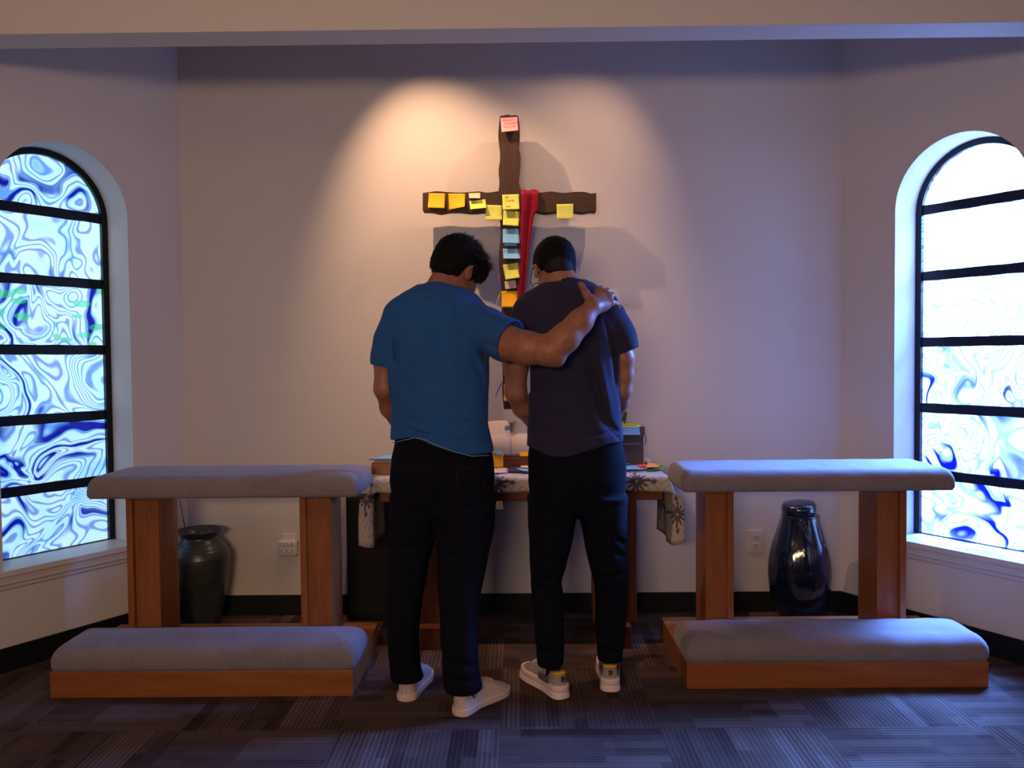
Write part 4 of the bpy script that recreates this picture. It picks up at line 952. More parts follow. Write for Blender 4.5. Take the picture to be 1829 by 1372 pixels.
# ---------------- man in the blue T-shirt (left)
def man_left():
    D0 = 3.0
    root = thing('person', 'man in a blue T-shirt and dark jeans, head bowed, arm around the man beside him', 'person', (P(800, 900, D0).x, 2.98, 0))
    base = np.array(root.location)
    # head
    R = rot(-.78, .46, .16); hc = V3(817, 481, 3.08)
    F = Field((-.62, 2.62, .02), (.48, 3.36, 1.80), .0045)
    w = head_forms(F, hc, R)
    neck0 = V3(786, 520, 3.03)
    F.cone(w(0, -.030, -.045), neck0, .053, .060, .03); F.cone(w(0, .0, -.06), V3(812, 540, 3.04), .045, .058, .03)
    # torso core (under the shirt), shoulders
    torso = rows([(545, 725, 845, 3.0, .065), (580, 712, 850, 3.0, .075), (640, 710, 852, 3.0, .080), (720, 714, 854, 3.0, .078), (800, 718, 862, 3.0, .078), (870, 716, 864, 3.0, .080), (900, 718, 862, 3.0, .07)])
    F.loft(torso, .03)
    # left arm: hangs, hand goes to the front at the belt
    sh, el, wr = V3(708, 588, 3.0), V3(686.5, 694, 3.0), V3(722, 775, 3.19)
    F.chain([(sh, .058), (V3(690, 640, 3.0), .047), (el, .037)], .02); F.chain([(el, .037), (V3(697, 728, 3.07), .037), (wr, .026)], .02)
    kn = [wr+np.array([.045, .055, -.015])+np.array([0, 0, .018*(1.5-i)]) for i in range(4)]
    fg = [[(kn[i], .0095), (kn[i]+np.array([.032, .012, -.008]), .0088), (kn[i]+np.array([.055, .002, -.016]), .008)] for i in range(4)]
    hand_forms(F, wr, kn, fg, [(wr+np.array([.0, .03, .01]), .014), (wr+np.array([.022, .048, .035]), .011), (wr+np.array([.045, .055, .042]), .009)])
    # right arm: out over the other man's back, hand on his far shoulder
    sh2, el2, wr2 = V3(838, 582, 2.98), V3(984, 626, 2.80), V3(1058, 550, 2.845)
    F.chain([(sh2, .060), (V3(905, 612, 2.88), .060), (V3(940, 622, 2.83), .058), (el2, .050)], .02)
    F.chain([(el2, .048), (V3(1010, 603, 2.80), .047), (V3(1036, 575, 2.82), .040), (wr2, .031)], .03); F.cone(V3(996, 644, 2.80), V3(984, 634, 2.80), .018, .034, .03)
    kn = [V3(1069, 519, 2.925), V3(1080, 523, 2.92), V3(1088, 530, 2.91), V3(1091, 541, 2.895)]
    fg = [[(kn[0], .0110), (V3(1073, 515, 2.955), .0105), (V3(1077, 520, 2.985), .0095), (V3(1080, 532, 3.0), .0085)],
          [(kn[1], .0110), (V3(1085, 519, 2.95), .0105), (V3(1090, 524, 2.98), .0095), (V3(1092, 536, 2.99), .0085)],
          [(kn[2], .0105), (V3(1095, 527, 2.94), .0100), (V3(1100, 533, 2.965), .0090), (V3(1101, 545, 2.97), .0082)],
          [(kn[3], .0100), (V3(1098, 541, 2.915), .0090), (V3(1103, 544, 2.93), .0082), (V3(1105, 550, 2.94), .0076)]]
    hand_forms(F, V3(1060, 546, 2.865), kn, fg, [(V3(1055, 538, 2.875), .019), (V3(1046, 523, 2.885), .0135), (V3(1039, 511, 2.90), .0105), (V3(1036, 506, 2.915), .0085)])
    F.cone(V3(1058, 548, 2.855), V3(1078, 548, 2.885), .025, .019, .02)
    # legs inside the trousers, ankles
    for a, b_, c in ((V3(740, 905, 3.0), V3(728, 1050, 2.99), V3(726, 1228, 2.985)), (V3(832, 905, 2.99), V3(823, 1060, 2.93), V3(828, 1240, 2.87))): F.chain([(a, .055), (b_, .05), (c, .030)], .03)
    body = F.mesh('body', M_skin1, None, 2)
    put = lambda o: (setattr(o, 'parent', root), setattr(o, 'location', -Vector(root.location)))
    put(body)
    # shirt
    S = Field((-.62, 2.70, .84), (.20, 3.22, 1.66), .005)
    tr = rows([(509, 744, 814, 3.03, .062), (516, 733, 832, 3.02, .072), (526, 716, 850, 3.01, .083), (542, 701, 862, 3.0, .096), (565, 690, 870, 3.0, .108), (600, 688, 874, 3.0, .117), (640, 690, 874, 3.0, .120), (700, 697, 873, 3.0, .116), (750, 699, 872, 3.0, .115), (790, 697, 879, 3.0, .127), (840, 696, 886, 3.0, .130)])
    S.loft(tr, .02, 2.25, .004)
    S.chain([(V3(716, 568, 3.0), .070), (V3(699, 610, 3.0), .062), (V3(694, 640, 3.0), .061), (V3(692, 668, 3.0), .062)], .03)
    S.chain([(V3(832, 570, 2.99), .078), (V3(868, 590, 2.94), .077), (V3(905, 607, 2.88), .074), (V3(935, 616, 2.84), .073)], .035)
    # hem: lower on the right, lifted over the left back pocket
    hz = lambda px, py: P(px, py+7, 2.88).z
    def hem(X, Y, Z):
        t = (X-P(697, 790, 3.).x)/(P(882, 790, 3.).x-P(697, 790, 3.).x)
        z = np.interp(np.clip(t, 0, 1).ravel(), [0, .12, .22, .32, .45, .6, .8, 1], [hz(0, 791), hz(0, 786), hz(0, 782), hz(0, 785), hz(0, 796), hz(0, 806), hz(0, 815), hz(0, 813)]).reshape(X.shape)
        return z
    X, Y, Z = S.ax[0][:, None, None], S.ax[1][None, :, None], S.ax[2][None, None, :]
    hem_d = hem(X, Y, Z)-Z
    # folds
    rr = random.Random(3); B = 2.885
    for a, b_, wd, dp in (((704, 690), (700, 770), .012, .006), ((715, 760), (800, 795), .008, .005), ((700, 768), (780, 778), .007, .006), ((790, 780), (872, 796), .008, .006), ((840, 770), (874, 782), .007, .005), ((730, 640), (722, 760), .016, .005), ((762, 690), (740, 770), .016, -.004),
                          ((845, 640), (868, 700), .012, .005), ((858, 625), (876, 655), .010, .010), ((815, 655), (862, 690), .012, .004), ((700, 600), (706, 650), .008, .010), ((709, 585), (705, 660), .008, .006), ((812, 540), (822, 600), .009, .005), ((828, 540), (842, 596), .007, .005), ((845, 556), (850, 600), .006, .004), ((760, 528), (790, 532), .007, .003),
                          ((800, 725), (868, 742), .010, .004), ((820, 750), (870, 762), .008, .004), ((705, 740), (760, 760), .008, .004), ((775, 590), (770, 680), .03, .005)):
        S.fold(V3(*a, B), V3(*b_, B), wd, dp)
    S.fold(V3(872, 612, 2.84), V3(892, 628, 2.80), .010, .006); S.fold(V3(900, 578, 2.83), V3(915, 600, 2.79), .007, .004)
    S.wobble(lambda X, Y, Z: .0016*np.sin(X*38+Z*21)*np.sin(Z*33-X*12+1)+.0009*np.sin(Z*85+X*60)*np.sin(X*44-Z*20))
    S.d = np.maximum(S.d, hem_d.astype(np.float32))
    # sleeve cuffs: cut square to the arm, hollow
    def cuff(p, q, r, slack, rin):
        p, q = np.array(p), np.array(q); n = (q-p)/np.linalg.norm(q-p); m_ = q
        sl, X, Y, Z = S.sub(m_-.16, m_+.16); along = (X-m_[0])*n[0]+(Y-m_[1])*n[1]+(Z-m_[2])*n[2]
        rad = np.sqrt(np.maximum((X-m_[0])**2+(Y-m_[1])**2+(Z-m_[2])**2-along**2, 0)); near = (rad < r*1.45) & ((X < P(695, 650, 3.).x) | (X > P(800, 650, 3.).x))
        c_ = S.d[sl]; c_ = np.where(near, np.maximum(c_, along), c_)
        hol = np.maximum(rad-rin, -(along+slack)); S.d[sl] = np.where(near, np.maximum(c_, -hol), c_).astype(np.float32)
        return n
    n1 = cuff(V3(694, 640, 3.0), V3(692, 655, 3.0), .062, .018, .053)
    n2 = cuff(V3(872, 592, 2.93), V3(913, 608, 2.87), .078, .02, .067)
    # neckline opening
    ring = [(neck0+np.array([.066*cos(a), .004+.066*sin(a), -.004-.026*sin(a)-.006*cos(a)]), .0075) for a in np.linspace(0, 2*pi, 28)]; S.chain(ring, .008)
    S.cone(w(0, -.03, -.05), neck0+np.array([0, 0, -.012]), .062, .067, .002, 's')
    sh_ = S.mesh('t_shirt', M_shirtb, None, 2); put(sh_)
    # pale hem edge and neck band as sub-parts
    bm = bmesh.new(); pts = []
    for px, py in zip(np.linspace(702, 878, 40), np.interp(np.linspace(0, 1, 40), [0, .12, .22, .32, .45, .6, .8, 1], [791, 786, 782, 785, 796, 806, 815, 813])):
        t = (px-702)/176*2-1; D = 3.0-.1275*(1-abs(t)**2.3)**(1/2.3)-.0005; pts.append(P(px, py, D))
    tube_into(bm, pts, .0016, 6); o = obj('hem_edge', bm, M_hem, sh_)
    # trousers
    Tq = Field((-.62, 2.70, .02), (.05, 3.22, 1.0), .005)
    Tq.loft(rows([(766, 706, 870, 3.0, .104), (790, 706, 872, 3.0, .108), (820, 700, 881, 3.0, .116), (855, 697, 884, 3.0, .124), (885, 702, 880, 3.0, .116), (918, 716, 868, 2.99, .080)]), .03, 2.3, .02)
    Tq.loft(rows([(885, 697, 784, 3.0, .116), (930, 697, 780, 3.0, .104), (965, 696, 776, 3.0, .092), (1010, 695, 766, 2.99, .084), (1060, 693, 757, 2.98, .078), (1110, 692, 750, 2.975, .074), (1160, 694, 748, 2.975, .070), (1195, 697, 752, 2.98, .070), (1211, 698, 757, 2.985, .070)]), .028, 2.2, .003)
    Tq.loft(rows([(885, 782, 886, 2.99, .116), (930, 779, 884, 2.98, .106), (965, 780, 878, 2.96, .096), (1000, 781, 871, 2.95, .090), (1050, 783, 861, 2.92, .084), (1100, 786, 854, 2.90, .080), (1150, 788, 853, 2.88, .078), (1200, 790, 857, 2.87, .074), (1230, 793, 862, 2.875, .074)]), .028, 2.2, .003)
    # seat crease, pockets, knee wrinkles
    Tq.fold(V3(788, 850, 2.87), V3(781, 912, 2.90), .014, .007); Tq.fold(V3(705, 905, 2.9), V3(770, 920, 2.9), .010, .006); Tq.fold(V3(795, 915, 2.9), V3(870, 898, 2.9), .010, .006)
    for a, b_, D in (((700, 985), (760, 975), 2.90), ((702, 1010), (755, 1030), 2.905), ((785, 990), (850, 1005), 2.86), ((790, 1025), (855, 1012), 2.85), ((700, 1150), (745, 1165), 2.90), ((792, 1180), (850, 1195), 2.80), ((705, 1185), (748, 1195), 2.905), ((795, 1215), (850, 1222), 2.79), ((785, 940), (800, 990), 2.88), ((870, 930), (855, 985), 2.87)):
        Tq.fold(V3(*a, D), V3(*b_, D), .010, .007)
    Tq.wobble(lambda X, Y, Z: .0018*np.sin(X*30+Z*17)*np.sin(Z*27-X*9))
    tq = Tq.mesh('trousers', M_jeans, None, 2); put(tq)
    M_seam = mat('dark jeans stitching', (.016, .016, .03), .8, .1)
    def surf_line(px4, name):    # stitching line lying on the seat
        bm = bmesh.new(); pts = []
        for (a, b_), (c_, d_) in zip(px4, px4[1:]):
            for t in np.linspace(0, 1, 6): pts.append((a+(c_-a)*t, b_+(d_-b_)*t))
        out = []
        for px, py in pts:
            t = (px-791)/95; D = 3.0-.1235*(1-min(.98, abs(t))**2.3)**(1/2.3)-.0005; out.append(P(px, py, D))
        tube_into(bm, out, .0012, 5); obj(name, bm, M_seam, tq)
    surf_line([(712, 832), (758, 836), (757, 878), (735, 890), (713, 876), (712, 832)], 'back_pocket'); surf_line([(815, 838), (863, 834), (864, 878), (842, 892), (818, 880), (815, 838)], 'back_pocket')
    # hair: cap from brow to nape
    H = Field(hc-.17, hc+.17, .0035)
    H.ell(w(0, -.014, .030), (.0875, .108, .100), R, .01); H.ell(w(0, -.055, -.010), (.066, .058, .062), R, .02); H.ell(w(0, .045, .062), (.072, .060, .052), R, .02); H.ell(w(.0, .072, .032), (.070, .036, .045), R, .02); H.ell(w(.035, .06, .03), (.045, .045, .05), R, .02)
    Rn = np.array(R); n = Rn@np.array([0, .10, -1.]); H.plane(w(0, -.05, -.062), n)
    for sx_ in (-1, 1): H.cone(w(sx_*.085, -.012, -.045), w(sx_*.085, .0, .0), .028, .024, .008, 's')
    H.cone(w(0, .02, -.02), w(0, .14, -.05), .06, .06, .006, 's')
    H.wobble(lambda X, Y, Z: .0022*np.sin(X*170+Z*60)*np.sin(Z*150-Y*80))
    hr = H.mesh('hair', M_hair, None, 3); put(hr)
    topz = hc[2]
    up = Rn@np.array([0, 0, 1.]); fwd = Rn@np.array([0, 1., 0])
    strands(hr, hr, lambda p: (p-hc)@up > .02 or (p-hc)@fwd > .03, 1900, lambda p: .022 if (p-hc)@up > .055 else .008, lambda p, n_, r: n_*.42+fwd*.8+(up*.35 if (p-hc)@up > .055 else -up*1.3-fwd*.5)+r.normal(0, .17, 3), .0010, 4)
    strands(hr, hr, lambda p: (p-hc)@up <= .05, 2600, lambda p: .010, lambda p, n_, r: n_*.12-up*.9+r.normal(0, .12, 3), .0008, 5)
    # sneakers
    canvas_shoe(root, (P(721, 1258, 2.93).x, 2.945), .075, -.16, 'off-white low sneaker with pale lines on the heel', 'left')
    canvas_shoe(root, (P(812, 1283, 2.81).x+.006, 2.822), .1, -.66, None, 'right')
    return root

def shoe_outline(t, L, w0):   # half widths left/right along the foot t 0..1
    t = np.asarray(t, float); b = smooth_interp(t.ravel(), np.array([0, .15, .35, .55, .72, .9, 1.]), np.array([.76, .79, .74, .88, 1.0, .93, .86])).reshape(t.shape)
    e = np.sqrt(np.clip(1-(1-np.clip(t/.11, 0, 1))**2, .02, 1))*np.sqrt(np.clip(1-np.clip((t-.80)/.20, 0, 1)**2, .02, 1))
    return w0*b*e
def canvas_shoe(root, xy, sink, yaw, label, which):
    L = .285; Mx = Matrix.Translation((xy[0]-root.location.x, xy[1]-root.location.y, 0)) @ Matrix.Rotation(yaw, 4, 'Z')
    M_can = M_canvas
    F = Field((-.07, -.02, -.01), (.07, .32, .13), .003); X, Y, Z = F.ax[0][:, None, None], F.ax[1][None, :, None], F.ax[2][None, None, :]
    t = Y/L; hw = shoe_outline(np.clip(t, 0, 1), L, .046); cx = .006*np.sin(np.clip(t, 0, 1)*pi)*(1 if which == 'left' else -1)
    top = np.interp(np.clip(t, 0, 1).ravel(), [0, .1, .25, .45, .6, .75, .9, 1], [.082, .084, .086, .096, .084, .062, .046, .028]).reshape(t.shape)
    lean = 1-.28*np.clip(Z/.09, 0, 1)
    q = np.abs(X-cx)/(hw*lean); dside = (q-1)*hw; dtop = Z-top*(1-.30*np.clip(q, 0, 1)**2.6*np.clip((t-.3)*3, 0, 1)); dend = np.maximum(-Y+.0, Y-L)
    d = np.maximum(np.maximum(dside, dtop), np.maximum(dend, .018-Z)); F.d = d.astype(np.float32)
    F.cone((0, .060, .11), (0, .075, .06), .029, .026, .004, 's')
    up = F.mesh('shoe', M_can, None, 4); up.matrix_local = Matrix.Identity(4); up.parent = root; up.matrix_local = Mx
    if label: up['label'] = label
    G = Field((-.07, -.02, -.01), (.07, .32, .05), .003); X, Y, Z = G.ax[0][:, None, None], G.ax[1][None, :, None], G.ax[2][None, None, :]
    hw2 = shoe_outline(np.clip((Y+.003)/(L+.007), 0, 1), L, .0495); G.d = (np.maximum(np.maximum((np.abs(X-cx)-hw2), np.maximum(-Y-.003, Y-L-.004)), np.maximum(Z-.027, .001-Z))).astype(np.float32)
    so = G.mesh('sole', M_rubber, up, 2)
    for k in range(5):
        y0 = .12+.016*k; z0 = float(np.interp(y0/L, [0, .1, .25, .45, .6, .75, .9, 1], [.082, .084, .086, .096, .084, .062, .046, .028]))+.001
        obj('lace', tube([(-.022, y0, z0-.006), (-.008, y0+.003, z0+.001), (.008, y0+.003, z0+.001), (.022, y0, z0-.006)], .0022, 6), M_can, up)
    bm = bmesh.new()
    for a, b_ in (((-.013, .062), (.013, .062)), ((-.013, .035), (.013, .035)), ((-.007, .06), (-.007, .037)), ((.007, .06), (.007, .037)), ((0, .06), (0, .05))):
        tube_into(bm, [(a[0], -.0008+.002*abs(a[0]/.013), a[1]), (b_[0], -.0008+.002*abs(b_[0]/.013), b_[1])], .0007, 4)
    obj('heel_mark', bm, M_shoeline, up)
M_canvas = fabric_mat('off white canvas', (.62, .50, .46), (.52, .42, .39), 300, bump=.3, sheen=0); M_rubber = mat('off white rubber', (.66, .52, .46), .5, .3); M_shoeline = mat('grey stitching', (.28, .2, .2), .8)

# ---------------- man in the charcoal T-shirt (right)
def man_right():
    root = thing('person', 'man in a charcoal T-shirt, black jeans and glasses, head bowed, a hand on his shoulder', 'person', (P(1030, 900, 3.1).x, 3.07, 0))
    R = rot(.20, .55, 0); hc = V3(991, 482, 3.15)
    F = Field((-.10, 2.86, .02), (.56, 3.52, 1.80), .0045)
    w = head_forms(F, hc, R)
    neck0 = V3(1012, 512, 3.10)
    F.cone(w(0, -.026, -.04), neck0, .050, .058, .03); F.cone(w(0, .0, -.06), V3(1008, 530, 3.12), .043, .054, .03)
    F.loft(rows([(540, 950, 1075, 3.09, .06), (590, 950, 1085, 3.09, .072), (650, 962, 1085, 3.1, .076), (720, 962, 1090, 3.1, .074), (800, 962, 1096, 3.1, .074), (870, 962, 1098, 3.1, .076), (900, 964, 1096, 3.1, .07)]), .03)
    sh, el, wr = V3(938, 585, 3.09), V3(921, 700, 3.12), V3(962, 768, 3.34)
    F.chain([(sh, .058), (V3(922, 650, 3.10), .047), (el, .041)], .02); F.chain([(el, .040), (V3(934, 728, 3.18), .039), (wr, .027)], .02)
    sh2, el2, wr2 = V3(1090, 585, 3.08), V3(1112, 697, 3.10), V3(1095, 752, 3.36)
    F.chain([(sh2, .055), (V3(1113, 640, 3.08), .040), (V3(1115, 670, 3.09), .034), (el2, .033)], .02); F.chain([(el2, .033), (V3(1108, 718, 3.18), .033), (wr2, .025)], .02)
    for wv, sg in ((wr, 1), (wr2, -1)):
        kn = [wv+np.array([sg*.05, .045, -.012])+np.array([0, 0, .018*(1.5-i)]) for i in range(4)]
        fg = [[(kn[i], .0095), (kn[i]+np.array([sg*.032, .008, -.006]), .0088), (kn[i]+np.array([sg*.052, -.004, -.014]), .008)] for i in range(4)]
        hand_forms(F, wv, kn, fg, [(wv+np.array([0, .02, .012]), .014), (wv+np.array([sg*.022, .035, .036]), .011), (wv+np.array([sg*.045, .042, .044]), .009)])
    for a, b_, c in ((V3(985, 905, 3.1), V3(976, 1050, 3.06), V3(981, 1150, 3.02)), (V3(1080, 905, 3.1), V3(1092, 1060, 3.09), V3(1090, 1140, 3.085))): F.chain([(a, .054), (b_, .037), (c, .030)], .03)
    put = lambda o: (setattr(o, 'parent', root), setattr(o, 'location', -Vector(root.location)))
    body = F.mesh('body', M_skin2, None, 2); put(body)
    # small tattoo on the right arm
    tq_ = P(1121.5, 672, 3.063); bm = bmesh.new()
    for dz in (-.006, .004):
        r_ = .0048; tube_into(bm, [(tq_.x+.002+r_*cos(a)*.7, tq_.y+.0+.35*r_*cos(a), tq_.z+dz+r_*sin(a)) for a in np.linspace(0, 2*pi, 13)], .0014, 5)
    o = obj('tattoo', bm, mat('blue grey tattoo', (.05, .10, .16), .7), root); o.location = -Vector(root.location)
    # shirt
    S = Field((-.08, 2.88, .88), (.58, 3.34, 1.66), .005)
    S.loft(rows([(500, 985, 1046, 3.10, .060), (507, 967, 1060, 3.10, .070), (516, 950, 1073, 3.09, .082), (528, 932, 1087, 3.09, .092), (545, 920, 1099, 3.08, .102), (570, 918, 1106, 3.08, .112), (600, 925, 1108, 3.08, .116), (640, 940, 1107, 3.08, .114), (700, 944, 1108, 3.09, .108), (750, 943, 1110, 3.1, .106), (785, 941, 1113, 3.1, .118), (835, 941, 1116, 3.1, .122)]), .02, 2.25, .004)
    S.chain([(V3(1088, 568, 3.08), .066), (V3(1106, 598, 3.08), .058), (V3(1112, 620, 3.08), .055), (V3(1114, 640, 3.08), .055)], .03)
    S.chain([(V3(943, 568, 3.09), .066), (V3(928, 600, 3.09), .062), (V3(923, 625, 3.09), .060), (V3(921, 650, 3.09), .060)], .03)
    X, Y, Z = S.ax[0][:, None, None], S.ax[1][None, :, None], S.ax[2][None, None, :]
    xa, xb = P(943, 790, 3.1).x, P(1114, 790, 3.1).x; hz = lambda py: P(1030, py+6, 2.985).z
    hemz = np.interp(np.clip((X-xa)/(xb-xa), 0, 1).ravel(), [0, .1, .22, .4, .6, .8, 1], [hz(796), hz(801), hz(810), hz(811), hz(800), hz(790), hz(787)]).reshape(X.shape)
    B = 2.985
    for a, b_, wd, dp in (((1022, 630), (1058, 745), .022, -.009), ((1046, 630), (1082, 755), .015, .010), ((1070, 640), (1092, 740), .016, -.007), ((1066, 700), (1090, 772), .012, .010), ((1078, 745), (1108, 775), .009, .008), ((1060, 780), (1110, 770), .008, .006), ((950, 760), (1010, 800), .010, .005), ((955, 740), (1060, 795), .010, -.003),
                          ((1096, 600), (1102, 690), .008, .010), ((1086, 590), (1098, 640), .007, .006), ((1080, 575), (1094, 610), .006, .005), ((935, 560), (975, 585), .010, .004), ((930, 575), (965, 610), .009, .004), ((945, 620), (955, 660), .010, .006), ((948, 770), (985, 775), .007, .005), ((1015, 560), (1020, 640), .03, .004), ((1088, 765), (1112, 790), .006, .005)):
        S.fold(V3(*a, B), V3(*b_, B), wd, dp)
    S.wobble(lambda X, Y, Z: .0016*np.sin(X*36+Z*23+1)*np.sin(Z*31-X*14)+.0009*np.sin(Z*80+X*52)*np.sin(X*47-Z*22))
    S.d = np.maximum(S.d, (hemz-Z).astype(np.float32))
    def cuff(p, q, r, slack, rin):
        p, q = np.array(p), np.array(q); n = (q-p)/np.linalg.norm(q-p); m_ = q
        sl, X, Y, Z = S.sub(m_-.14, m_+.14); along = (X-m_[0])*n[0]+(Y-m_[1])*n[1]+(Z-m_[2])*n[2]
        rad = np.sqrt(np.maximum((X-m_[0])**2+(Y-m_[1])**2+(Z-m_[2])**2-along**2, 0)); near = rad < r*1.3
        near &= (X > P(1104, 630, 3.08).x) | (X < P(946, 640, 3.08).x)
        c_ = S.d[sl]; c_ = np.where(near, np.maximum(c_, along), c_); hol = np.maximum(rad-rin, -(along+slack)); S.d[sl] = np.where(near, np.maximum(c_, -hol), c_).astype(np.float32)
    cuff(V3(1112, 610, 3.08), V3(1118, 628, 3.08), .055, .016, .044); cuff(V3(923, 620, 3.09), V3(921, 634, 3.09), .060, .016, .051)
    ring = [(neck0+np.array([.064*cos(a), .004+.064*sin(a), -.004-.026*sin(a)]), .0075) for a in np.linspace(0, 2*pi, 28)]; S.chain(ring, .008)
    S.cone(w(0, -.03, -.05), neck0+np.array([0, 0, -.010]), .060, .0645, .002, 's')
    shm = S.mesh('t_shirt', M_shirtn, None, 2); put(shm)
    # trousers
    Tq = Field((-.08, 2.86, .05), (.58, 3.32, 1.0), .005)
    Tq.loft(rows([(770, 950, 1106, 3.1, .096), (820, 943, 1117, 3.1, .108), (855, 943, 1118, 3.1, .118), (885, 948, 1113, 3.1, .108), (916, 960, 1102, 3.1, .076)]), .03, 2.3, .02)
    Tq.loft(rows([(885, 941, 1030, 3.1, .110), (930, 943, 1028, 3.1, .100), (965, 945, 1022, 3.09, .088), (1010, 947, 1011, 3.08, .080), (1040, 948, 1003, 3.07, .072), (1060, 950, 1006, 3.06, .070), (1100, 953, 1007, 3.04, .068), (1150, 956, 1008, 3.02, .060), (1187, 960, 1007, 3.01, .050)]), .028, 2.2, .003)
    Tq.loft(rows([(885, 1031, 1120, 3.1, .110), (930, 1037, 1120, 3.1, .100), (965, 1043, 1120, 3.1, .088), (1010, 1052, 1121, 3.09, .080), (1050, 1062, 1122, 3.09, .072), (1100, 1063, 1119, 3.09, .068), (1150, 1066, 1114, 3.085, .060), (1178, 1068, 1111, 3.08, .050)]), .028, 2.2, .003)
    Tq.fold(V3(1032, 850, 2.98), V3(1031, 915, 3.0), .014, .007); Tq.fold(V3(955, 905, 3.0), V3(1020, 918, 3.0), .010, .005); Tq.fold(V3(1045, 918, 3.0), V3(1110, 902, 3.0), .010, .005)
    for a, b_, D in (((956, 1030), (992, 1038), 3.0), ((958, 1050), (996, 1060), 2.995), ((1060, 1035), (1118, 1028), 3.01), ((1064, 1062), (1118, 1056), 3.01), ((958, 1140), (1004, 1150), 2.955), ((960, 1165), (1004, 1172), 2.955), ((1068, 1140), (1112, 1146), 3.02), ((1070, 1162), (1110, 1168), 3.025), ((1100, 960), (1118, 975), 3.03), ((1098, 985), (1119, 998), 3.03)):
        Tq.fold(V3(*a, D), V3(*b_, D), .009, .008)
    Tq.wobble(lambda X, Y, Z: .0016*np.sin(X*31+Z*19)*np.sin(Z*29-X*9))
    put(Tq.mesh('trousers', M_jeansk, None, 2))
    # hair: short, faded towards the nape
    H = Field(hc-.16, hc+.16, .0035)
    H.ell(w(0, -.012, .034), (.0835, .103, .093), R, .01); H.ell(w(0, .05, .062), (.066, .052, .045), R, .02); H.ell(w(0, -.045, -.004), (.066, .056, .055), R, .02)
    Rn = np.array(R); H.plane(w(0, -.10, -.044), Rn@np.array([0, .20, -1.]))
    for sx_ in (-1, 1): H.cone(w(sx_*.085, -.01, -.03), w(sx_*.085, -.004, .008), .024, .020, .006, 's')
    H.cone(w(0, .02, -.02), w(0, .14, -.02), .055, .055, .006, 's')
    H.wobble(lambda X, Y, Z: .0008*np.sin(X*210+Z*90)*np.sin(Z*190-Y*80))
    hr = H.mesh('hair', M_hair, None, 1); put(hr)
    # clipped stubble between hair and nape
    G = Field(hc-.16, hc+.16, .0035); G.ell(w(0, -.013, .026), (.0775, .0975, .088), R, .01); G.ell(w(0, -.045, -.02), (.058, .054, .055), R, .02); G.plane(w(0, -.085, -.062), Rn@np.array([0, .05, -1.]))
    for sx_ in (-1, 1): G.cone(w(sx_*.085, -.01, -.04), w(sx_*.085, -.004, .008), .026, .022, .006, 's')
    G.cone(w(0, .0, -.02), w(0, .14, -.02), .070, .07, .006, 's')
    mf = mat('clipped fade', (.03, .02, .018), .7, .2); nb_ = NB(mf); nz = nb_.noise(nb_.coord(), 500, 2); nb_.base(nb_.ramp(nz.outputs[0], [(.35, (.007, .006, .006)), (.72, (.030, .018, .016))]))
    put(G.mesh('clipped_hair', mf, None, 1))
    up = Rn@np.array([0, 0, 1.])
    strands(hr, hr, lambda p: True, 3600, lambda p: .0065 if (p-hc)@up > .04 else .004, lambda p, n_, r: n_*.8-up*.15+r.normal(0, .3, 3), .0008, 8)
    # glasses
    W3 = lambda x, y, z: Vector(w(x, y, z))-Vector(root.location)
    gl = link(bpy.data.objects.new('glasses', None), root); gl.empty_display_size = .02
    for sx_ in (-1, 1):
        obj('temple_arm', tube([W3(sx_*.086, -.012, .004), W3(sx_*.086, .02, .012), W3(sx_*.080, .09, .010), W3(sx_*.072, .112, .006)], .0019, 6), M_glassk, gl)
        obj('rim', tube([W3(sx_*.037+.031*cos(a), .113-.005*abs(cos(a)), -.003+.022*sin(a)) for a in np.linspace(0, 2*pi, 25)], .0018, 6), M_glassk, gl)
    obj('bridge', tube([W3(-.007, .114, .002), W3(0, .118, .006), W3(.007, .114, .002)], .0017, 6), M_glassk, gl)
    runner(root, (P(1001, 1252, 2.949).x+.010, 2.965), .52, None, -1); runner(root, (P(1091, 1237, 3.016).x, 3.025), -.06, None, 1)
    return root
M_run = fabric_mat('greige knit running shoe', (.40, .34, .33), (.26, .22, .23), 220, bump=.5, sheen=0); M_mid = mat('white foam midsole', (.74, .60, .56), .5, .3); M_sock = fabric_mat('mustard yellow lining', (.75, .42, .03), (.60, .33, .03), 200, bump=.3, sheen=0); M_grey = mat('smoky overlay', (.12, .10, .13), .6)
M_sockd = fabric_mat('dark sock', (.03, .018, .022), (.018, .011, .014), 200, bump=.3, sheen=0)
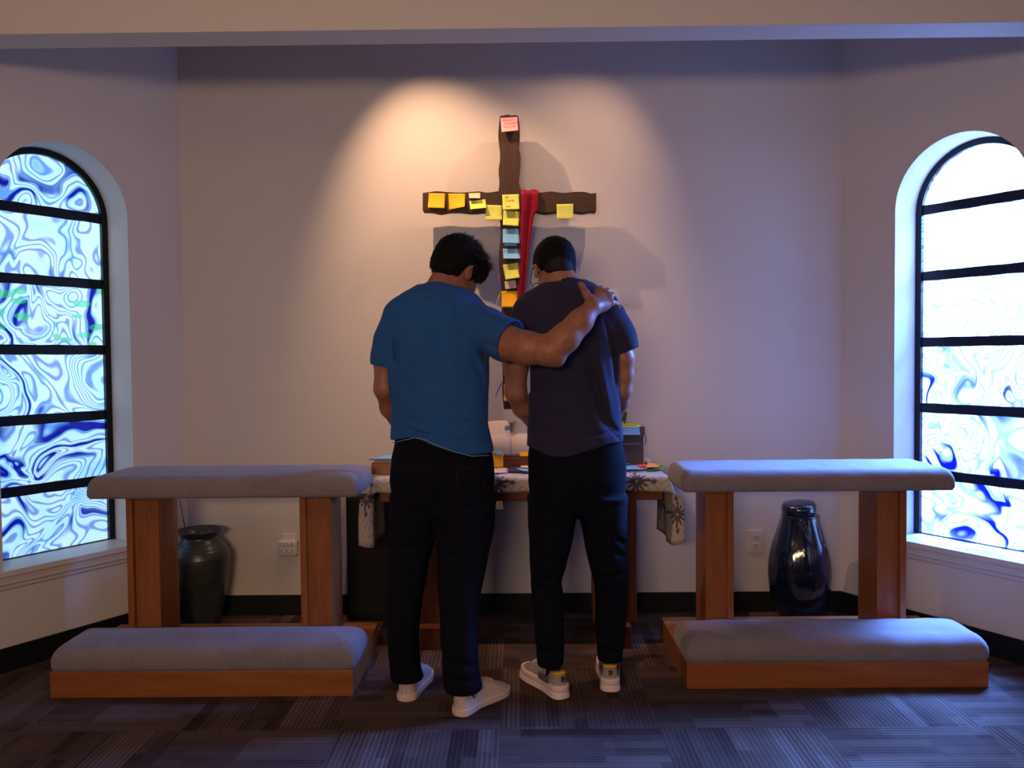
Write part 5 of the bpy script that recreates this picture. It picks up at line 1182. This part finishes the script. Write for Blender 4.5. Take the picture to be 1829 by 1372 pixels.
def runner(root, xy, yaw, label, sd):
    L = .285; Mx = Matrix.Translation((xy[0]-root.location.x, xy[1]-root.location.y, 0)) @ Matrix.Rotation(yaw, 4, 'Z')
    F = Field((-.07, -.03, -.01), (.07, .33, .14), .003); X, Y, Z = F.ax[0][:, None, None], F.ax[1][None, :, None], F.ax[2][None, None, :]
    t = np.clip(Y/L, 0, 1); hw = shoe_outline(t, L, .045); prof = [.098, .100, .094, .106, .094, .072, .054, .036]
    top = np.interp(t.ravel(), [0, .08, .22, .42, .58, .75, .9, 1], prof).reshape(t.shape); lean = 1-.30*np.clip((Z-.03)/.07, 0, 1)
    q = np.abs(X)/(hw*lean); d = np.maximum(np.maximum((q-1)*hw, Z-top*(1-.3*np.clip(q, 0, 1)**2.6*np.clip((t-.3)*3, 0, 1))), np.maximum(np.maximum(-Y, Y-L), .03-Z)); F.d = d.astype(np.float32)
    F.cone((0, .058, .12), (0, .075, .06), .029, .026, .004, 's')
    up = F.mesh('shoe', M_run, root, 4); up.matrix_local = Mx
    def sole(z0, z1, w, y0, y1, name, m, flare=0., dip=0.):
        G = Field((-.075, -.04, -.012), (.075, .34, .07), .003); X, Y, Z = G.ax[0][:, None, None], G.ax[1][None, :, None], G.ax[2][None, None, :]
        ya = y0-flare*(z1-Z)*1.5; hw2 = shoe_outline(np.clip((Y-ya)/(y1-ya), 0, 1), L, w)+flare*(z1-Z); e = .006; a_ = np.maximum(np.abs(X)-hw2, np.maximum(y0-flare*(z1-Z)*1.5-Y, Y-y1)); hz = (z0+z1)/2; b_ = np.abs(Z-hz)-(z1-z0)/2
        G.d = (np.sqrt(np.maximum(a_+e, 0)**2+np.maximum(b_+e, 0)**2)-e+np.minimum(np.maximum(a_, b_)+e, 0)).astype(np.float32); return G.mesh(name, m, up, 2)
    sole(.002, .030, .046, -.008, L+.002, 'outsole', M_mid, .16); sole(.027, .052, .0475, -.011, L*.97, 'midsole', M_mid)
    bm = bmesh.new()
    pts = [(.021*sin(a), .030-.027*cos(a), .098-.006*abs(sin(a))) for a in np.linspace(-1.5, 1.5, 13)]; tube_into(bm, pts, .0075, 8); obj('heel_collar', bm, M_sock, up)
    obj('sock', tube([(0, .066, .045), (0, .064, .09), (0, .058, .13), (0, .05, .17)], [.024, .027, .030, .030], 16), M_sockd, up, True)
    obj('heel_tab', box(-.007, .007, -.0035, .001, .066, .084, .001), M_glassk, up); obj('tab_mark', tube([(.003*cos(a), -.0042, .075+.005*sin(a)) for a in np.linspace(.6, 5.9, 9)], .0008, 4), M_sock, up)
    for s_ in (-1, 1): obj('side_overlay', box(s_*.0365-.0035, s_*.0365+.0035, .045, .115, .048, .074, .003), M_grey, up)
    for k in range(5):
        y0 = .125+.017*k; z0 = float(np.interp(y0/L, [0, .08, .22, .42, .58, .75, .9, 1], prof))+.001; obj('lace', tube([(-.02, y0, z0-.005), (-.007, y0+.003, z0+.002), (.007, y0+.003, z0+.002), (.02, y0, z0-.005)], .002, 6), M_mid, up)
man_left(); man_right()
